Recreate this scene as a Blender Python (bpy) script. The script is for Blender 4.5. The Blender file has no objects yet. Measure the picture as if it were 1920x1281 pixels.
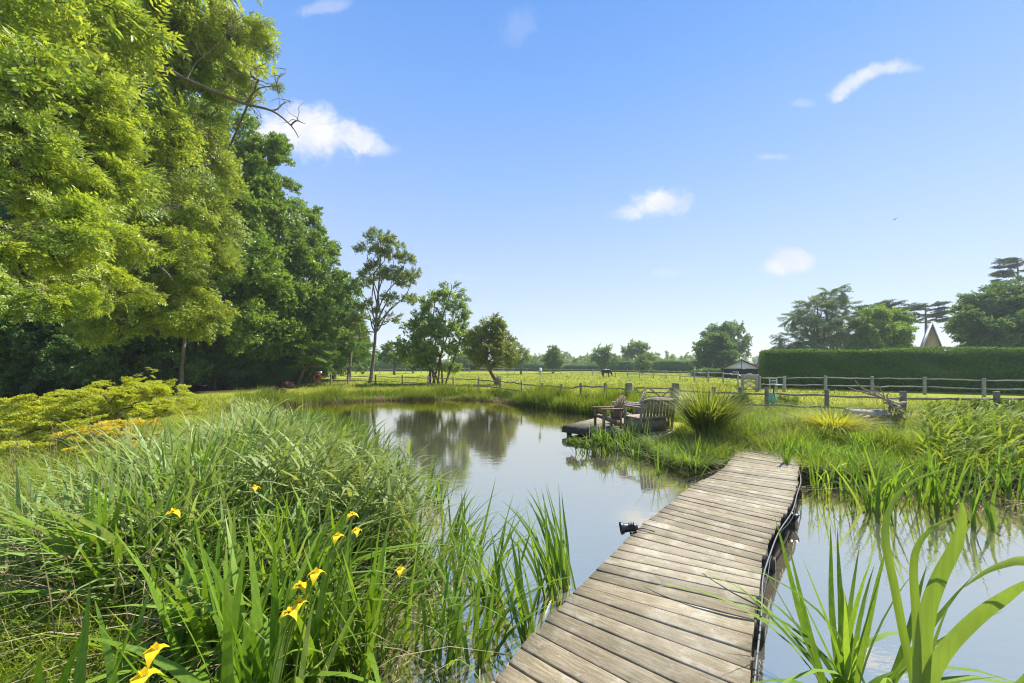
import bpy, math, random
import numpy as np
from mathutils import Vector, Matrix, noise as mnoise
rs = np.random.RandomState(7)
random.seed(7)
PI = math.pi
S = bpy.context.scene
COL = S.collection
# ------------------------------------------------------------------ camera
F = 670.0; U0 = 960.0; V0 = 685.0; CZ = 1.9
cam_d = bpy.data.cameras.new('camera'); cam = bpy.data.objects.new('camera', cam_d); COL.objects.link(cam)
cam_d.sensor_width = 36; cam_d.lens = F / 1920 * 36
cam_d.shift_y = (V0 - 640.5) / 1920
cam.location = (0, 0, CZ); cam.rotation_euler = (PI / 2, 0, 0)
cam_d.clip_start = 0.05; cam_d.clip_end = 5000
cam_d.dof.use_dof = True; cam_d.dof.focus_distance = 6.0; cam_d.dof.aperture_fstop = 9.0
S.camera = cam
# ------------------------------------------------------------------ light
SUN_EL = math.radians(50); SUN_AZ = math.radians(48)      # azimuth from +Y towards +X
w = bpy.data.worlds.new('World'); S.world = w; w.use_nodes = True
nt = w.node_tree; nt.nodes.clear()
class NT:
    def __init__(s, t): s.t = t; s.l = t.links
    def n(s, typ, **k):
        x = s.t.nodes.new(typ)
        for a, b in k.items(): setattr(x, a, b)
        return x
    def put(s, sock, v):
        if isinstance(v, bpy.types.NodeSocket): s.l.new(v, sock)
        else: sock.default_value = v
    def m(s, op, a, b=None, c=None, clamp=False):
        x = s.n('ShaderNodeMath', operation=op, use_clamp=clamp); s.put(x.inputs[0], a)
        if b is not None: s.put(x.inputs[1], b)
        if c is not None: s.put(x.inputs[2], c)
        return x.outputs[0]
    def mix(s, f, a, b, mode='MIX'):
        x = s.n('ShaderNodeMix', data_type='RGBA', blend_type=mode)
        s.put(x.inputs[0], f); s.put(x.inputs[6], a); s.put(x.inputs[7], b); return x.outputs[2]
    def sstep(s, v, a, b):
        x = s.n('ShaderNodeMapRange', interpolation_type='SMOOTHSTEP'); s.put(x.inputs[0], v)
        x.inputs[1].default_value = a; x.inputs[2].default_value = b; return x.outputs[0]
    def noise(s, vec, scale, detail=4, rough=.55, dist=0):
        x = s.n('ShaderNodeTexNoise'); s.put(x.inputs['Vector'], vec); x.inputs['Scale'].default_value = scale
        x.inputs['Detail'].default_value = detail; x.inputs['Roughness'].default_value = rough; x.inputs['Distortion'].default_value = dist
        return x.outputs[0]
    def mapping(s, vec, sc=(1, 1, 1), loc=(0, 0, 0), rot=(0, 0, 0)):
        x = s.n('ShaderNodeMapping'); s.put(x.inputs[0], vec); x.inputs[1].default_value = loc; x.inputs[2].default_value = rot; x.inputs[3].default_value = sc
        return x.outputs[0]
k = NT(nt)
sky = k.n('ShaderNodeTexSky', sky_type='NISHITA', sun_disc=False, sun_elevation=SUN_EL, sun_rotation=SUN_AZ,
          altitude=0, air_density=1.0, dust_density=0.0, ozone_density=2.5)
geo = k.n('ShaderNodeTexCoord')
sep = k.n('ShaderNodeSeparateXYZ'); k.l.new(geo.outputs['Generated'], sep.inputs[0])
dx, dy, dz = sep.outputs
yy = k.m('MAXIMUM', dy, .02)
px_ = k.m('DIVIDE', dx, yy); pz_ = k.m('DIVIDE', dz, yy)
cmb = k.n('ShaderNodeCombineXYZ'); k.l.new(px_, cmb.inputs[0]); k.l.new(pz_, cmb.inputs[1])
n1 = k.noise(cmb.outputs[0], 13, 9, .66, .5)
n2 = k.noise(k.mapping(cmb.outputs[0], (1, 1.6, 1)), 5, 5, .6)
CLOUDS = [(585, 248, 96, 48, -8, 1.0), (520, 250, 50, 30, 0, .9), (672, 262, 55, 24, -14, .85), (715, 280, 30, 13, 0, .45),
          (1236, 382, 50, 27, 8, 1.0), (1190, 396, 42, 15, 10, .6), (1486, 490, 44, 22, -10, 1.0), (1466, 499, 42, 17, 0, .9),
          (1600, 155, 50, 17, 32, .7), (1648, 132, 55, 14, 12, .6), (1572, 172, 26, 16, 40, .45), (1690, 128, 40, 9, 0, .25),
          (612, 14, 60, 14, 10, .35), (970, 50, 40, 30, 60, .12), (1445, 294, 34, 7, 0, .25), (1250, 512, 30, 9, 0, .2), (870, 520, 30, 8, 0, .15), (1504, 194, 22, 8, 0, .22)]
mask = None
for (cu, cv, ru, rv, rot, st) in CLOUDS:
    cx, cy = (cu - U0) / F, (V0 - cv) / F
    a = math.radians(rot); ca, sa = math.cos(a), math.sin(a)
    qx = k.m('SUBTRACT', px_, cx); qy = k.m('SUBTRACT', pz_, cy)
    rx = k.m('MULTIPLY', k.m('ADD', k.m('MULTIPLY', qx, ca), k.m('MULTIPLY', qy, sa)), F / ru)
    ry = k.m('MULTIPLY', k.m('SUBTRACT', k.m('MULTIPLY', qy, ca), k.m('MULTIPLY', qx, sa)), F / rv)
    d = k.m('SQRT', k.m('ADD', k.m('MULTIPLY', rx, rx), k.m('MULTIPLY', ry, ry)))
    d = k.m('ADD', d, k.m('MULTIPLY', k.m('SUBTRACT', n1, .5), 2.1))
    mm = k.m('MULTIPLY', k.sstep(d, 1.3, .35), st)
    mask = mm if mask is None else k.m('SUBTRACT', k.m('ADD', mask, mm), k.m('MULTIPLY', mask, mm))
mask = k.m('MULTIPLY', mask, k.m('GREATER_THAN', dy, .05))
ramp = k.n('ShaderNodeValToRGB'); k.l.new(dz, ramp.inputs[0])
RP_ = [(0.0, (.87, .89, .93)), (.10, (.70, .80, .96)), (.26, (.53, .69, .99)), (.42, (.37, .58, .99)), (.59, (.23, .465, .97)), (.74, (.14, .36, .90)), (1.0, (.10, .29, .80))]
els = ramp.color_ramp.elements
while len(els) < len(RP_): els.new(.5)
for e_, (p_, c_) in zip(els, RP_): e_.position = p_; e_.color = (*c_, 1)
rv_ = k.n('ShaderNodeVectorMath', operation='SCALE'); k.l.new(ramp.outputs[0], rv_.inputs[0]); rv_.inputs['Scale'].default_value = 5.6
skyc = k.mix(.85, sky.outputs[0], rv_.outputs[0])
cl_col = k.mix(k.sstep(n2, .35, .6), (4.3, 4.6, 5.3, 1), (5.3, 5.35, 5.5, 1))
final = k.mix(mask, skyc, cl_col)
bg = k.n('ShaderNodeBackground'); k.l.new(final, bg.inputs[0]); bg.inputs[1].default_value = 0.077
out = k.n('ShaderNodeOutputWorld'); k.l.new(bg.outputs[0], out.inputs[0])
sd_ = bpy.data.lights.new('sun', 'SUN'); sd_.energy = 4.2; sd_.angle = math.radians(.6); sd_.color = (1, .95, .86)
sun = bpy.data.objects.new('sun', sd_); COL.objects.link(sun)
sdir = Vector((math.sin(SUN_AZ) * math.cos(SUN_EL), math.cos(SUN_AZ) * math.cos(SUN_EL), math.sin(SUN_EL)))
sun.rotation_euler = (-sdir).to_track_quat('-Z', 'Y').to_euler(); sun.location = (5, 10, 30)
S.view_settings.view_transform = 'Standard'; S.view_settings.look = 'None'
S.view_settings.exposure = 1.28; S.view_settings.gamma = 1; S.view_settings.use_curve_mapping = False
S.cycles.max_bounces = 10; S.cycles.diffuse_bounces = 6; S.cycles.transmission_bounces = 6; S.cycles.caustics_reflective = False
S.cycles.sample_clamp_direct = 8; S.cycles.sample_clamp_indirect = 4; S.cycles.use_denoising = True; S.cycles.denoiser = 'OPENIMAGEDENOISE'; S.cycles.denoising_prefilter = 'ACCURATE'; S.cycles.denoising_input_passes = 'RGB_ALBEDO_NORMAL'; S.cycles.pixel_filter_type = 'BLACKMAN_HARRIS'; S.cycles.filter_width = 1.15

# ------------------------------------------------------------------ helpers: placing
def at(u, v, z=0.3):
    """point of the place seen at photo pixel u,v, lying at height z"""
    D = (CZ - z) * F / (v - V0); return Vector(((u - U0) / F * D, D, z))
def atD(u, v, D): return Vector(((u - U0) / F * D, D, CZ - (v - V0) / F * D))
def gx(u, D): return (u - U0) / F * D

# ------------------------------------------------------------------ helpers: materials
def new_mat(name):
    m = bpy.data.materials.new(name); m.use_nodes = True; m.node_tree.nodes.clear(); return m, NT(m.node_tree)
def finish(kk, sh, disp=None):
    o = kk.n('ShaderNodeOutputMaterial'); kk.l.new(sh, o.inputs[0])
def principled(kk, col, rough=.6, spec=.4, metal=0, normal=None):
    p = kk.n('ShaderNodeBsdfPrincipled'); kk.put(p.inputs['Base Color'], col); kk.put(p.inputs['Roughness'], rough)
    p.inputs['Specular IOR Level'].default_value = spec; p.inputs['Metallic'].default_value = metal
    if normal is not None: kk.l.new(normal, p.inputs['Normal'])
    return p.outputs[0]
def bump(kk, h, strength=.5, dist=.02):
    b = kk.n('ShaderNodeBump'); b.inputs['Strength'].default_value = strength; b.inputs['Distance'].default_value = dist
    kk.l.new(h, b.inputs['Height']); return b.outputs[0]
def C(*a): return tuple(a) + (1.0,) if len(a) == 3 else a

def leaf_mat(name, dark, light, trans=.4, rough=.45, spec=.4, yellow=(1.25, 1.15, .55), ribs=False):
    m, q = new_mat(name)
    at_ = q.n('ShaderNodeAttribute', attribute_name='rnd')
    oi = q.n('ShaderNodeObjectInfo')
    f = q.m('MULTIPLY_ADD', oi.outputs['Random'], .3, q.m('MULTIPLY', at_.outputs['Fac'], .8), clamp=True)
    col = q.mix(f, C(*dark), C(*light))
    if ribs:
        tcx = q.n('ShaderNodeTexCoord').outputs['Object']
        rb = q.noise(q.mapping(tcx, (130, 130, 2.5)), 1.0, 3, .6); sp = q.noise(tcx, 22, 4, .7)
        col = q.mix(q.m('MULTIPLY', q.sstep(rb, .38, .66), .38), col, C(*[min(.8, x * 1.35) for x in light]))
        col = q.mix(q.m('MULTIPLY', q.sstep(sp, .64, .74), .5), col, C(.30, .24, .08))
        al = q.n('ShaderNodeAttribute', attribute_name='along').outputs['Fac']
        col = q.mix(q.m('MULTIPLY', q.sstep(al, .86, 1.0), q.m('MULTIPLY', q.sstep(at_.outputs['Fac'], .3, .8), .8)), col, C(.36, .27, .10))
        col = q.mix(q.m('MULTIPLY', q.sstep(al, .22, .02), .35), col, C(.30, .32, .10))
    tcol = q.mix(1.0, col, C(*yellow), 'MULTIPLY')
    p = principled(q, col, rough, spec)
    t = q.n('ShaderNodeBsdfTranslucent'); q.l.new(tcol, t.inputs[0])
    mx = q.n('ShaderNodeMixShader'); mx.inputs[0].default_value = trans; q.l.new(p, mx.inputs[1]); q.l.new(t.outputs[0], mx.inputs[2])
    finish(q, mx.outputs[0]); return m

def wood_mat(name, a, b, c=None, scale=6, stretch=(1, 12, 1), rough=.8, bumpd=.004, wear=False):
    m, q = new_mat(name)
    tc = q.n('ShaderNodeTexCoord'); oi = q.n('ShaderNodeObjectInfo')
    off = q.n('ShaderNodeVectorMath', operation='ADD'); q.l.new(tc.outputs['Object'], off.inputs[0])
    cm = q.n('ShaderNodeCombineXYZ'); q.l.new(q.m('MULTIPLY', oi.outputs['Random'], 37), cm.inputs[0]); q.l.new(q.m('MULTIPLY', oi.outputs['Random'], 91), cm.inputs[2])
    q.l.new(cm.outputs[0], off.inputs[1]); v = off.outputs[0]
    g = q.noise(q.mapping(v, stretch), scale, 5, .65, .6)
    n = q.noise(v, 5, 5, .65)
    st = q.noise(v, 28, 4, .7)
    col = q.mix(q.sstep(g, .3, .72), C(*a), C(*b))
    col = q.mix(q.m('MULTIPLY', q.sstep(n, .5, .68), .55), col, C(*(c or b)))
    col = q.mix(q.m('MULTIPLY', q.sstep(st, .6, .75), .45), col, C(*[x * .6 for x in a]))
    if wear:
        gp_ = q.n('ShaderNodeNewGeometry').outputs['Position']
        w1 = q.noise(gp_, 1.1, 5, .65); w2 = q.noise(gp_, 7, 5, .7)
        col = q.mix(q.m('MULTIPLY', q.sstep(w1, .45, .62), .22), col, C(.44, .40, .31))
        col = q.mix(q.m('MULTIPLY', q.sstep(w2, .52, .70), .55), col, C(.15, .13, .075))
        col = q.mix(q.m('MULTIPLY', q.sstep(q.noise(gp_, 60, 3, .7), .62, .72), .5), col, C(.52, .49, .42))
    br = q.m('MULTIPLY_ADD', oi.outputs['Random'], .45, .78)
    cc = q.n('ShaderNodeCombineColor')
    for i in range(3): q.l.new(br, cc.inputs[i])
    col = q.mix(1.0, col, cc.outputs[0], 'MULTIPLY')
    finish(q, principled(q, col, rough, .25, 0, bump(q, q.m('ADD', g, q.m('MULTIPLY', st, .3)), .7, bumpd))); return m

def plain_mat(name, col, rough=.6, spec=.3, metal=0, var=.25, scale=8):
    m, q = new_mat(name); tc = q.n('ShaderNodeTexCoord')
    n = q.noise(tc.outputs['Object'], scale, 4, .6)
    c = q.mix(n, C(*[x * (1 - var) for x in col]), C(*[min(1, x * (1 + var)) for x in col]))
    finish(q, principled(q, c, rough, spec, metal, bump(q, n, .3, .01))); return m

M = {}
M['deck'] = wood_mat('weathered_deck_wood', (0.137, 0.110, 0.064), (0.277, 0.228, 0.146), (.42, .38, .29), 5, (1.6, 16, 1), .8, .003, wear=True)
M['deckdark'] = wood_mat('wet_frame_timber', (0.050, 0.044, 0.036), (0.120, 0.104, 0.080), (.09, .08, .06), 4, (2, 10, 2), .7)
M['fence'] = wood_mat('grey_split_oak', (0.168, 0.134, 0.095), (0.325, 0.274, 0.196), (.36, .32, .25), 5, (1, 8, 8), .85, .004)
M['fencepale'] = wood_mat('pale_split_oak', (0.270, 0.243, 0.198), (0.423, 0.387, 0.333), (.55, .52, .46), 5, (1, 8, 8), .85, .004)
M['chairbrown'] = wood_mat('brown_chair_wood', (.15, .10, .06), (.28, .20, .13), (.33, .27, .2), 5, (6, 6, 1), .8, .002)
M['chairgrey'] = wood_mat('grey_chair_wood', (.20, .17, .135), (.36, .32, .27), (.45, .42, .37), 5, (6, 6, 1), .8, .002)
M['bench'] = wood_mat('bench_wood', (.19, .15, .10), (.36, .30, .20), (.46, .42, .33), 5, (3, 3, 2), .75, .002)
M['drift'] = wood_mat('driftwood', (.20, .15, .10), (.52, .44, .33), (.66, .58, .47), 9, (2, 2, 5), .85, .012)
M['driftdark'] = wood_mat('brown_driftwood', (.12, .075, .045), (.36, .26, .17), (.48, .38, .28), 10, (3, 3, 3), .85, .01)
M['bark'] = wood_mat('bark', (0.108, 0.086, 0.060), (0.228, 0.192, 0.144), (.24, .22, .17), 3, (6, 6, 1), .9, .03)
M['barkpale'] = wood_mat('pale_bark', (.13, .11, .085), (.25, .22, .175), (.3, .28, .24), 3, (6, 6, 1), .9, .02)
M['black'] = plain_mat('black_plastic', (.012, .013, .016), .4, .5)
M['cable'] = plain_mat('grey_cable', (.12, .125, .135), .5, .4)
M['glass'] = plain_mat('dark_lens', (.05, .055, .06), .05, .8)
M['white'] = plain_mat('white_paint', (.75, .76, .75), .6)
M['greenpaint'] = plain_mat('green_paint', (.36, .47, .38), .6)
M['greennet'] = plain_mat('green_netting', (.22, .46, .30), .7)
M['orange'] = plain_mat('orange_plastic', (.65, .16, .03), .5)
M['horse'] = plain_mat('dark_coat', (.018, .012, .012), .5)
M['bird'] = plain_mat('bird_grey', (.05, .055, .06), .7)
M['tar'] = wood_mat('tarred_boards', (.018, .015, .014), (.045, .036, .032), (.06, .05, .045), 4, (1, 1, 8), .7, .004)
M['palepanel'] = plain_mat('pale_gable_sheet', (.74, .72, .72), .6, .3, 0, .35, 3)
M['roofdark'] = plain_mat('dark_roof_felt', (.11, .085, .075), .8)
M['slate'] = plain_mat('slate', (.17, .18, .20), .6, .4, 0, .3, 3)
M['tilered'] = plain_mat('red_tile', (.25, .11, .07), .8, .2, 0, .35, 3)
M['brickred'] = plain_mat('red_brick', (.28, .13, .085), .85, .2, 0, .35, 6)
M['brickyellow'] = plain_mat('yellow_brick', (.62, .40, .15), .85, .2, 0, .2, 6)
M['twig'] = plain_mat('twig', (.13, .10, .065), .8)
M['deadreed'] = leaf_mat('dead_reed', (.24, .175, .10), (.52, .43, .28), .25, .8, .05, (1, .9, .7))
M['petal'] = leaf_mat('iris_petal', (.80, .52, .01), (.95, .72, .03), .35, .6, .2, (1, .95, .4))
# foliage colours
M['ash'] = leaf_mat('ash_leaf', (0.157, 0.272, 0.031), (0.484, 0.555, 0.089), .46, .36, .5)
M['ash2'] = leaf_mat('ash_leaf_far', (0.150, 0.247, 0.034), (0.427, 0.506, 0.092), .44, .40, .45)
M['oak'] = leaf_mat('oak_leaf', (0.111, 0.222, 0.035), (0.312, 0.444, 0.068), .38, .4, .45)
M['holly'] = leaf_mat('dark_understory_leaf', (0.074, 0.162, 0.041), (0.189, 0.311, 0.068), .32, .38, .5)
M['spread'] = leaf_mat('hornbeam_leaf', (0.101, 0.221, 0.030), (0.258, 0.423, 0.055), .38)
M['alder'] = leaf_mat('alder_leaf', (0.172, 0.290, 0.053), (0.396, 0.515, 0.119), .48)
M['maple'] = leaf_mat('maple_leaf', (0.162, 0.218, 0.027), (0.323, 0.380, 0.062), .42)
M['airy'] = leaf_mat('thin_tree_leaf', (0.138, 0.213, 0.062), (0.300, 0.388, 0.125), .42)
M['far'] = leaf_mat('far_leaf', (0.125, 0.213, 0.062), (0.275, 0.388, 0.112), .38, .6, .2)
M['fardark'] = leaf_mat('far_dark_leaf', (0.101, 0.189, 0.068), (0.230, 0.351, 0.108), .34, .6, .2)
M['willow'] = leaf_mat('willow_leaf', (0.174, 0.244, 0.116), (0.348, 0.441, 0.209), .32, .5, .4, (1.1, 1.1, .7))
M['limegreen'] = leaf_mat('lime_tree_leaf', (0.162, 0.278, 0.046), (0.371, 0.534, 0.104), .38)
M['cedar'] = leaf_mat('cedar_needle', (0.053, 0.105, 0.057), (0.158, 0.223, 0.117), .15, .7, .2)
M['hedge'] = leaf_mat('hedge_leaf', (0.048, 0.107, 0.028), (0.207, 0.345, 0.061), .34, .65, .12)
M['acer'] = leaf_mat('golden_acer_leaf', (0.353, 0.423, 0.032), (0.672, 0.693, 0.090), .48, .5, .25, (1.25, 1.18, .5))
M['aceror'] = leaf_mat('orange_acer_leaf', (.62, .50, .045), (.82, .74, .10), .45, .5, .25, (1.25, 1.08, .5))
M['purple'] = leaf_mat('purple_shrub_leaf', (.075, .03, .04), (.20, .10, .12), .25, .6, .3, (1.1, .8, .8))
M['shrub'] = leaf_mat('bright_shrub_leaf', (0.102, 0.187, 0.017), (0.238, 0.340, 0.043), .4)
M['reed'] = leaf_mat('reed_leaf', (.10, .19, .04), (.33, .42, .15), .42, .5, .25, ribs=True)
M['iris'] = leaf_mat('iris_leaf', (0.085, 0.196, 0.014), (0.238, 0.357, 0.038), .46, .42, .4, ribs=True)
M['fgleaf'] = leaf_mat('near_cattail_leaf', (.085, .20, .016), (.15, .30, .028), .44, .5, .3, ribs=True)
M['cattail'] = leaf_mat('cattail_leaf', (0.092, 0.204, 0.022), (0.250, 0.379, 0.050), .45, .6, .15, ribs=True)
M['grass'] = leaf_mat('meadow_grass', (0.168, 0.219, 0.015), (0.370, 0.379, 0.067), .42, .55, .3)
M['grassfine'] = leaf_mat('bank_grass', (0.139, 0.238, 0.011), (0.328, 0.402, 0.037), .45, .55, .3)
M['fringe'] = leaf_mat('bank_fringe', (.115, .195, .017), (.30, .365, .055), .42, .65, .12)
M['seed'] = leaf_mat('seed_head', (0.187, 0.145, 0.068), (0.357, 0.289, 0.153), .3, .7, .2, (1, .9, .6))
M['phorm'] = leaf_mat('flax_leaf', (.05, .10, .014), (.34, .38, .06), .42, .5, .35)
M['phormy'] = leaf_mat('yellow_sedge', (.17, .24, .02), (.54, .52, .06), .45, .6, .15)
M['waterplant'] = leaf_mat('marsh_leaf', (.12, .22, .02), (.27, .38, .05), .42)
# ground
m, q = new_mat('ground_turf'); M['ground'] = m
gp = q.n('ShaderNodeNewGeometry').outputs['Position']
a1 = q.noise(gp, .25, 4, .6); a2 = q.noise(gp, 2.2, 5, .65); a3 = q.noise(gp, 18, 5, .7)
c1 = q.mix(q.sstep(a1, .35, .65), C(.20, .24, .018), C(.28, .285, .034))
c1 = q.mix(q.m('MULTIPLY', q.sstep(a2, .5, .72), .6), c1, C(.34, .32, .09))
c1 = q.mix(q.m('MULTIPLY', q.sstep(a3, .5, .7), .5), c1, C(.09, .15, .012))
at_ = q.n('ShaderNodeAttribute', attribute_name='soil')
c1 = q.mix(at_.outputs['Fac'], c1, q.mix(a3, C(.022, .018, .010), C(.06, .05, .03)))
finish(q, principled(q, c1, .95, .05, 0, bump(q, a3, .8, .04)))
# water: silty pond, smooth with faint ripples
m, q = new_mat('pond_water'); M['water'] = m
gp = q.n('ShaderNodeNewGeometry').outputs['Position']
r1 = q.noise(q.mapping(gp, (1, 2.2, 1), (0, 0, 0), (0, 0, .4)), 3.2, 3, .5)
r2 = q.noise(q.mapping(gp, (1, 3.0, 1), (4, 2, 0), (0, 0, -.3)), 14, 2, .5)
nb = bump(q, q.m('ADD', r1, q.m('MULTIPLY', r2, .22)), .045, .035)
silt = q.mix(q.noise(gp, .5, 3, .5), C(.22, .205, .15), C(.28, .265, .20))
df = q.n('ShaderNodeBsdfDiffuse'); q.l.new(silt, df.inputs[0])
gl = q.n('ShaderNodeBsdfGlossy'); gl.inputs['Roughness'].default_value = .015; gl.inputs[0].default_value = (1, .87, .67, 1); q.l.new(nb, gl.inputs['Normal'])
fr = q.n('ShaderNodeFresnel'); fr.inputs[0].default_value = 1.33; q.l.new(nb, fr.inputs['Normal'])
fac = q.m('MULTIPLY_ADD', fr.outputs[0], .5, .76, clamp=True)
mx = q.n('ShaderNodeMixShader'); q.l.new(fac, mx.inputs[0]); q.l.new(df.outputs[0], mx.inputs[1]); q.l.new(gl.outputs[0], mx.inputs[2])
finish(q, mx.outputs[0])

# ------------------------------------------------------------------ helpers: geometry
def mkmesh(name, V, quads=None, tris=None, mats=(), qm=None, tm=None, rq=None, rt=None, smooth=False):
    V = np.asarray(V, np.float32).reshape(-1, 3)
    quads = np.zeros((0, 4), np.int32) if quads is None else np.asarray(quads, np.int32).reshape(-1, 4)
    tris = np.zeros((0, 3), np.int32) if tris is None else np.asarray(tris, np.int32).reshape(-1, 3)
    me = bpy.data.meshes.new(name)
    me.vertices.add(len(V)); me.vertices.foreach_set('co', V.ravel())
    nq, ntt = len(quads), len(tris)
    loops = np.concatenate([quads.ravel(), tris.ravel()])
    me.loops.add(len(loops)); me.loops.foreach_set('vertex_index', loops)
    me.polygons.add(nq + ntt)
    start = np.concatenate([np.arange(nq) * 4, nq * 4 + np.arange(ntt) * 3]).astype(np.int32)
    me.polygons.foreach_set('loop_start', start)
    for mm_ in mats: me.materials.append(M[mm_] if isinstance(mm_, str) else mm_)
    if qm is not None or tm is not None:
        a = np.zeros(nq, np.int32) if qm is None else np.broadcast_to(np.asarray(qm, np.int32), nq)
        b = np.zeros(ntt, np.int32) if tm is None else np.broadcast_to(np.asarray(tm, np.int32), ntt)
        me.polygons.foreach_set('material_index', np.concatenate([a, b]).astype(np.int32))
    if rq is not None or rt is not None:
        at = me.attributes.new('rnd', 'FLOAT', 'FACE')
        a = np.zeros(nq) if rq is None else rq; b = np.zeros(ntt) if rt is None else rt
        at.data.foreach_set('value', np.concatenate([a, b]).astype(np.float32))
    if smooth: me.polygons.foreach_set('use_smooth', np.ones(nq + ntt, bool))
    me.update(calc_edges=True); me.validate(); return me
def link(name, me, parent=None, loc=None):
    o = bpy.data.objects.new(name, me); COL.objects.link(o)
    if parent is not None: o.parent = parent
    if loc is not None: o.location = loc
    return o
def tag(o, label=None, cat=None, group=None, kind=None):
    if label: o['label'] = label
    if cat: o['category'] = cat
    if group: o['group'] = group
    if kind: o['kind'] = kind
    return o
def thing(name, label, cat, loc=(0, 0, 0), rz=0, group=None):
    o = bpy.data.objects.new(name, None); COL.objects.link(o); o.location = loc; o.rotation_euler = (0, 0, rz); o.empty_display_size = .1
    return tag(o, label, cat, group)

class MB:
    """collects boxes and tubes, linked as one mesh"""
    def __init__(s): s.V = []; s.Q = []; s.T = []; s.n = 0
    def add(s, V, Q=None, T=None):
        V = np.asarray(V, float).reshape(-1, 3); s.V.append(V)
        if Q is not None and len(Q): s.Q.append(np.asarray(Q).reshape(-1, 4) + s.n)
        if T is not None and len(T): s.T.append(np.asarray(T).reshape(-1, 3) + s.n)
        s.n += len(V); return s
    def box(s, c, d, rz=0, rx=0, ry=0, ch=.08):
        """chamfer-free box; corners slightly irregular edges are left to the material"""
        d = np.array(d, float) / 2
        P = np.array([[x, y, z] for x in (-1, 1) for y in (-1, 1) for z in (-1, 1)], float) * d
        R = np.array(Matrix.Rotation(rz, 3, 'Z') @ Matrix.Rotation(ry, 3, 'Y') @ Matrix.Rotation(rx, 3, 'X'))
        P = P @ R.T + np.array(c, float)
        return s.add(P, [(0, 1, 3, 2), (4, 6, 7, 5), (0, 4, 5, 1), (2, 3, 7, 6), (0, 2, 6, 4), (1, 5, 7, 3)])
    def beam(s, a, b, wd, ht, roll=0):
        a = Vector(a); b = Vector(b); d = (b - a); L = d.length; d.normalize()
        up = Vector((0, 0, 1)) if abs(d.z) < .95 else Vector((0, 1, 0))
        sd = d.cross(up).normalized(); up = sd.cross(d)
        P = []
        for e in (a, b):
            for x, y in ((-1, -1), (1, -1), (1, 1), (-1, 1)): P.append(e + sd * x * wd / 2 + up * y * ht / 2)
        return s.add([tuple(p) for p in P], [(0, 1, 2, 3), (4, 7, 6, 5), (0, 4, 5, 1), (1, 5, 6, 2), (2, 6, 7, 3), (3, 7, 4, 0)])
    def tube(s, pts, rad, n=8, cap=True):
        pts = [Vector(p) for p in pts]; m_ = len(pts)
        rad = [rad] * m_ if not hasattr(rad, '__len__') else rad
        V = []; prev = None
        for i, p in enumerate(pts):
            t = (pts[min(i + 1, m_ - 1)] - pts[max(i - 1, 0)])
            if t.length < 1e-9: t = Vector((0, 0, 1))
            t.normalize()
            if prev is None: ref = Vector((0, 0, 1)) if abs(t.z) < .9 else Vector((1, 0, 0)); a = t.cross(ref).normalized()
            else: a = (prev - t * prev.dot(t)).normalized()
            prev = a; b = t.cross(a)
            for j in range(n):
                an = 2 * PI * j / n; V.append(tuple(p + (a * math.cos(an) + b * math.sin(an)) * rad[i]))
        Q = [(i * n + j, i * n + (j + 1) % n, (i + 1) * n + (j + 1) % n, (i + 1) * n + j) for i in range(m_ - 1) for j in range(n)]
        T = []
        if cap:
            V.append(tuple(pts[0])); V.append(tuple(pts[-1])); c0 = m_ * n
            T = [(c0, (j + 1) % n, j) for j in range(n)] + [(c0 + 1, (m_ - 1) * n + j, (m_ - 1) * n + (j + 1) % n) for j in range(n)]
        return s.add(V, Q, T)
    def lathe(s, prof, n=16, c=(0, 0, 0)):
        V = [(c[0] + r * math.cos(2 * PI * j / n), c[1] + r * math.sin(2 * PI * j / n), c[2] + z) for r, z in prof for j in range(n)]
        Q = [(i * n + j, i * n + (j + 1) % n, (i + 1) * n + (j + 1) % n, (i + 1) * n + j) for i in range(len(prof) - 1) for j in range(n)]
        return s.add(V, Q)
    def ellipsoid(s, c, r, n=10):
        V = []; Q = []
        for i in range(n + 1):
            th = PI * i / n
            for j in range(n * 2):
                ph = PI * j / n; V.append((c[0] + r[0] * math.sin(th) * math.cos(ph), c[1] + r[1] * math.sin(th) * math.sin(ph), c[2] + r[2] * math.cos(th)))
        w_ = n * 2
        for i in range(n):
            for j in range(w_): Q.append((i * w_ + j, (i + 1) * w_ + j, (i + 1) * w_ + (j + 1) % w_, i * w_ + (j + 1) % w_))
        return s.add(V, Q)
    def prism(s, poly, a, b, axis='y'):
        """polygon in x,z extruded along y from a to b"""
        n = len(poly); V = [(x, a, z) for x, z in poly] + [(x, b, z) for x, z in poly]
        s.add(V, [(i, (i + 1) % n, n + (i + 1) % n, n + i) for i in range(n)], [(0, i + 1, i) for i in range(1, n - 1)] + [(n, n + i, n + i + 1) for i in range(1, n - 1)])
        return s
    def mesh(s, name, mat, off=None, smooth=False, jitter=0):
        V = np.concatenate(s.V)
        if off is not None: V = V - np.array(off, float)
        if jitter: V = V + rs.normal(0, jitter, V.shape)
        return mkmesh(name, V, np.concatenate(s.Q) if s.Q else None, np.concatenate(s.T) if s.T else None, [mat], smooth=smooth)
    def build(s, name, mat, parent=None, off=None, smooth=False, bev=0, jitter=0):
        o = link(name, s.mesh(name, mat, off, smooth, jitter), parent)
        if bev:
            b = o.modifiers.new('bevel', 'BEVEL'); b.width = bev; b.segments = 1; b.limit_method = 'ANGLE'
        return o

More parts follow.
